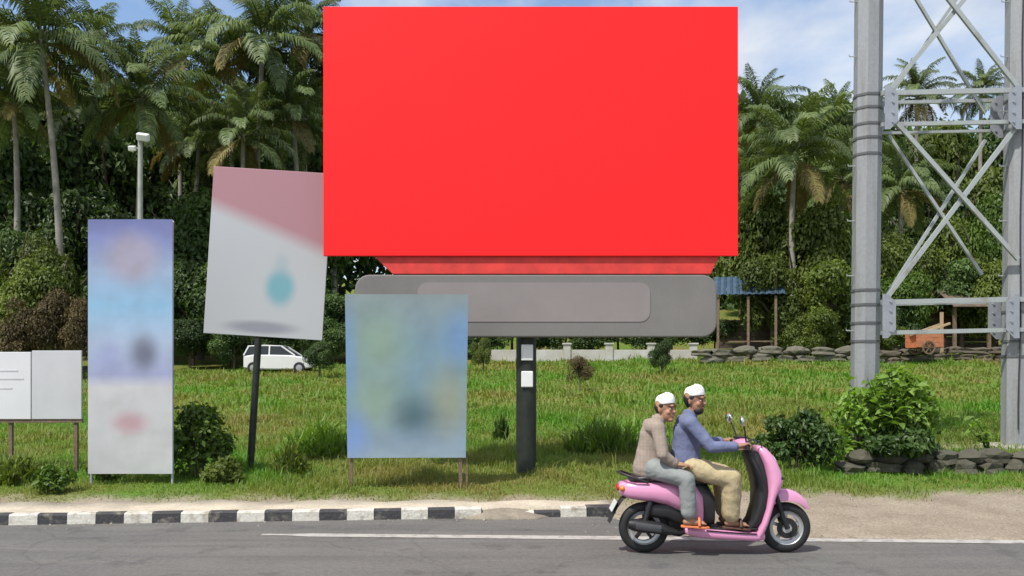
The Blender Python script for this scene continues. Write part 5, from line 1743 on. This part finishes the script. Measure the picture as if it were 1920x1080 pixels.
    for r_, h_ in prof:
        rings.append([hp_(-0.012 + (r_ + 0.006) * math.cos(a) - 0.10 * (h_ - 0.04) * 0.5, r_ * 0.84 * math.sin(a), 0.043 + h_ + 0.05 * math.cos(a) * 0.25) for a in [2 * math.pi * j / 28 for j in range(28)]])
    c_.loft(rings, cap=True)
    c_.build('cap', m_capw, t, smooth=60)
    h_ = MB()
    h_.ell(hp_(-0.026, 0, 0.016), (0.092, 0.0825, 0.085), 20, 14)
    for sy in (-1, 1):
        h_.ell(hp_(0.014, sy * 0.0625, 0.030), (0.034, 0.0125, 0.026), 12, 8)
    h_.ell(hp_(-0.04, 0, -0.035), (0.06, 0.068, 0.045), 16, 10)
    hr = h_.build('hair', m_hair, t, smooth=180)
    if beard:
        q = MB()
        q.ell(hp_(0.030, 0, -0.092), (0.052, 0.054, 0.040), 16, 10)
        q.ell(hp_(0.0, 0.0, -0.062), (0.046, 0.0655, 0.034), 16, 10)
        q.ell(hp_(0.082, 0, -0.050), (0.014, 0.028, 0.007), 12, 8)
        blob('beard', q, m_hair, t, 0.006, 3)
    for sy in (-1, 1):
        e = MB().ell(hp_(0.0765, sy * 0.031, 0.003), (0.008, 0.0115, 0.0055), 12, 8).build('eye', m_eyew, t, smooth=180)
        MB().ell(hp_(0.0822, sy * 0.031, 0.003), (0.0045, 0.0062, 0.0055), 10, 8).build('iris', m_eyeb, e, smooth=180)
        MB().cap(hp_(0.089, sy * 0.014, 0.027), hp_(0.077, sy * 0.050, 0.026), 0.0055, 0.004, 6).build('eyebrow', m_hair, t, smooth=180)
        toe, an = V3(J['toe' + ('R' if sy < 0 else 'L')]), V3(J['an' + ('R' if sy < 0 else 'L')])
        d_ = (toe - an); d_.z = 0; d_.normalize(); s2_ = Vector((-d_.y, d_.x, 0))
        so = MB()
        rg_ = []
        for u, w in ((-0.075, 0.02), (-0.05, 0.034), (0.03, 0.036), (0.10, 0.043), (0.15, 0.038), (0.178, 0.018)):
            c0 = an + d_ * u; c0.z = an.z - 0.066 + (toe.z - an.z + 0.035) * max(0, u) / 0.15
            rg_.append([c0 - s2_ * w, c0 + s2_ * w, c0 + s2_ * w + Vector((0, 0, -0.018)), c0 - s2_ * w + Vector((0, 0, -0.018))])
        so.loft(rg_)
        sdl = so.build('sandal', sandal, t, bevel=0.004)
        stp = MB()
        cc = an + d_ * 0.085 + Vector((0, 0, -0.035))
        stp.tube([cc - s2_ * 0.042 + Vector((0, 0, -0.03)), cc - s2_ * 0.03 + Vector((0, 0, 0.024)), cc + Vector((0, 0, 0.034)), cc + s2_ * 0.03 + Vector((0, 0, 0.024)), cc + s2_ * 0.042 + Vector((0, 0, -0.03))], 0.013, 8)
        stp.build('strap', sandal, sdl, smooth=60)
    MB().ell(hp_(0.083, 0, -0.066), (0.009, 0.022, 0.0065), 12, 8).build('lips', m_lip, t, smooth=180)
    return t


person('rider in blue-grey shirt, khaki trousers and white cap steering the pink scooter',
       dict(seat=0.70, pelvis=(0.385, 0, 0.80), waist=(0.385, 0, 0.93), chest=(0.40, 0, 1.11), neck=(0.425, 0, 1.255), head=(0.475, -0.01, 1.40),
            shR=(0.40, -0.185, 1.20), elR=(0.56, -0.265, 0.995), wrR=(0.785, -0.275, 1.0), shL=(0.40, 0.185, 1.20), elL=(0.56, 0.265, 0.995), wrL=(0.785, 0.275, 1.0),
            hipR=(0.42, -0.105, 0.785), knR=(0.765, -0.165, 0.70), anR=(0.775, -0.115, 0.325), toeR=(0.90, -0.125, 0.275),
            hipL=(0.42, 0.105, 0.785), knL=(0.765, 0.165, 0.70), anL=(0.775, 0.115, 0.325), toeL=(0.90, 0.125, 0.275)),
       m_skin, m_shirtB, m_pantK, m_sandB, True, R(-46), ('grip', (0.876, 0.285, 0.997)), 0.93, (0.095, 0.085, 0.86))
person('pillion passenger in grey-brown shirt, grey trousers and white cap on the pink scooter',
       dict(seat=0.70, pelvis=(0.04, 0, 0.805), waist=(0.055, 0, 0.92), chest=(0.085, 0, 1.08), neck=(0.135, 0, 1.205), head=(0.205, -0.01, 1.325),
            shR=(0.10, -0.17, 1.155), elR=(0.135, -0.245, 0.925), wrR=(0.255, -0.215, 0.835), shL=(0.10, 0.17, 1.155), elL=(0.135, 0.245, 0.925), wrL=(0.255, 0.215, 0.835),
            hipR=(0.09, -0.115, 0.78), knR=(0.345, -0.235, 0.70), anR=(0.375, -0.225, 0.355), toeR=(0.49, -0.235, 0.31),
            hipL=(0.09, 0.115, 0.78), knL=(0.345, 0.235, 0.70), anL=(0.375, 0.225, 0.355), toeL=(0.49, 0.235, 0.31)),
       m_skin2, m_shirtC, m_pantG, m_sandO, False, R(-52), ('flat', None), 0.90, (0.078, 0.072, 0.84), 0.92)
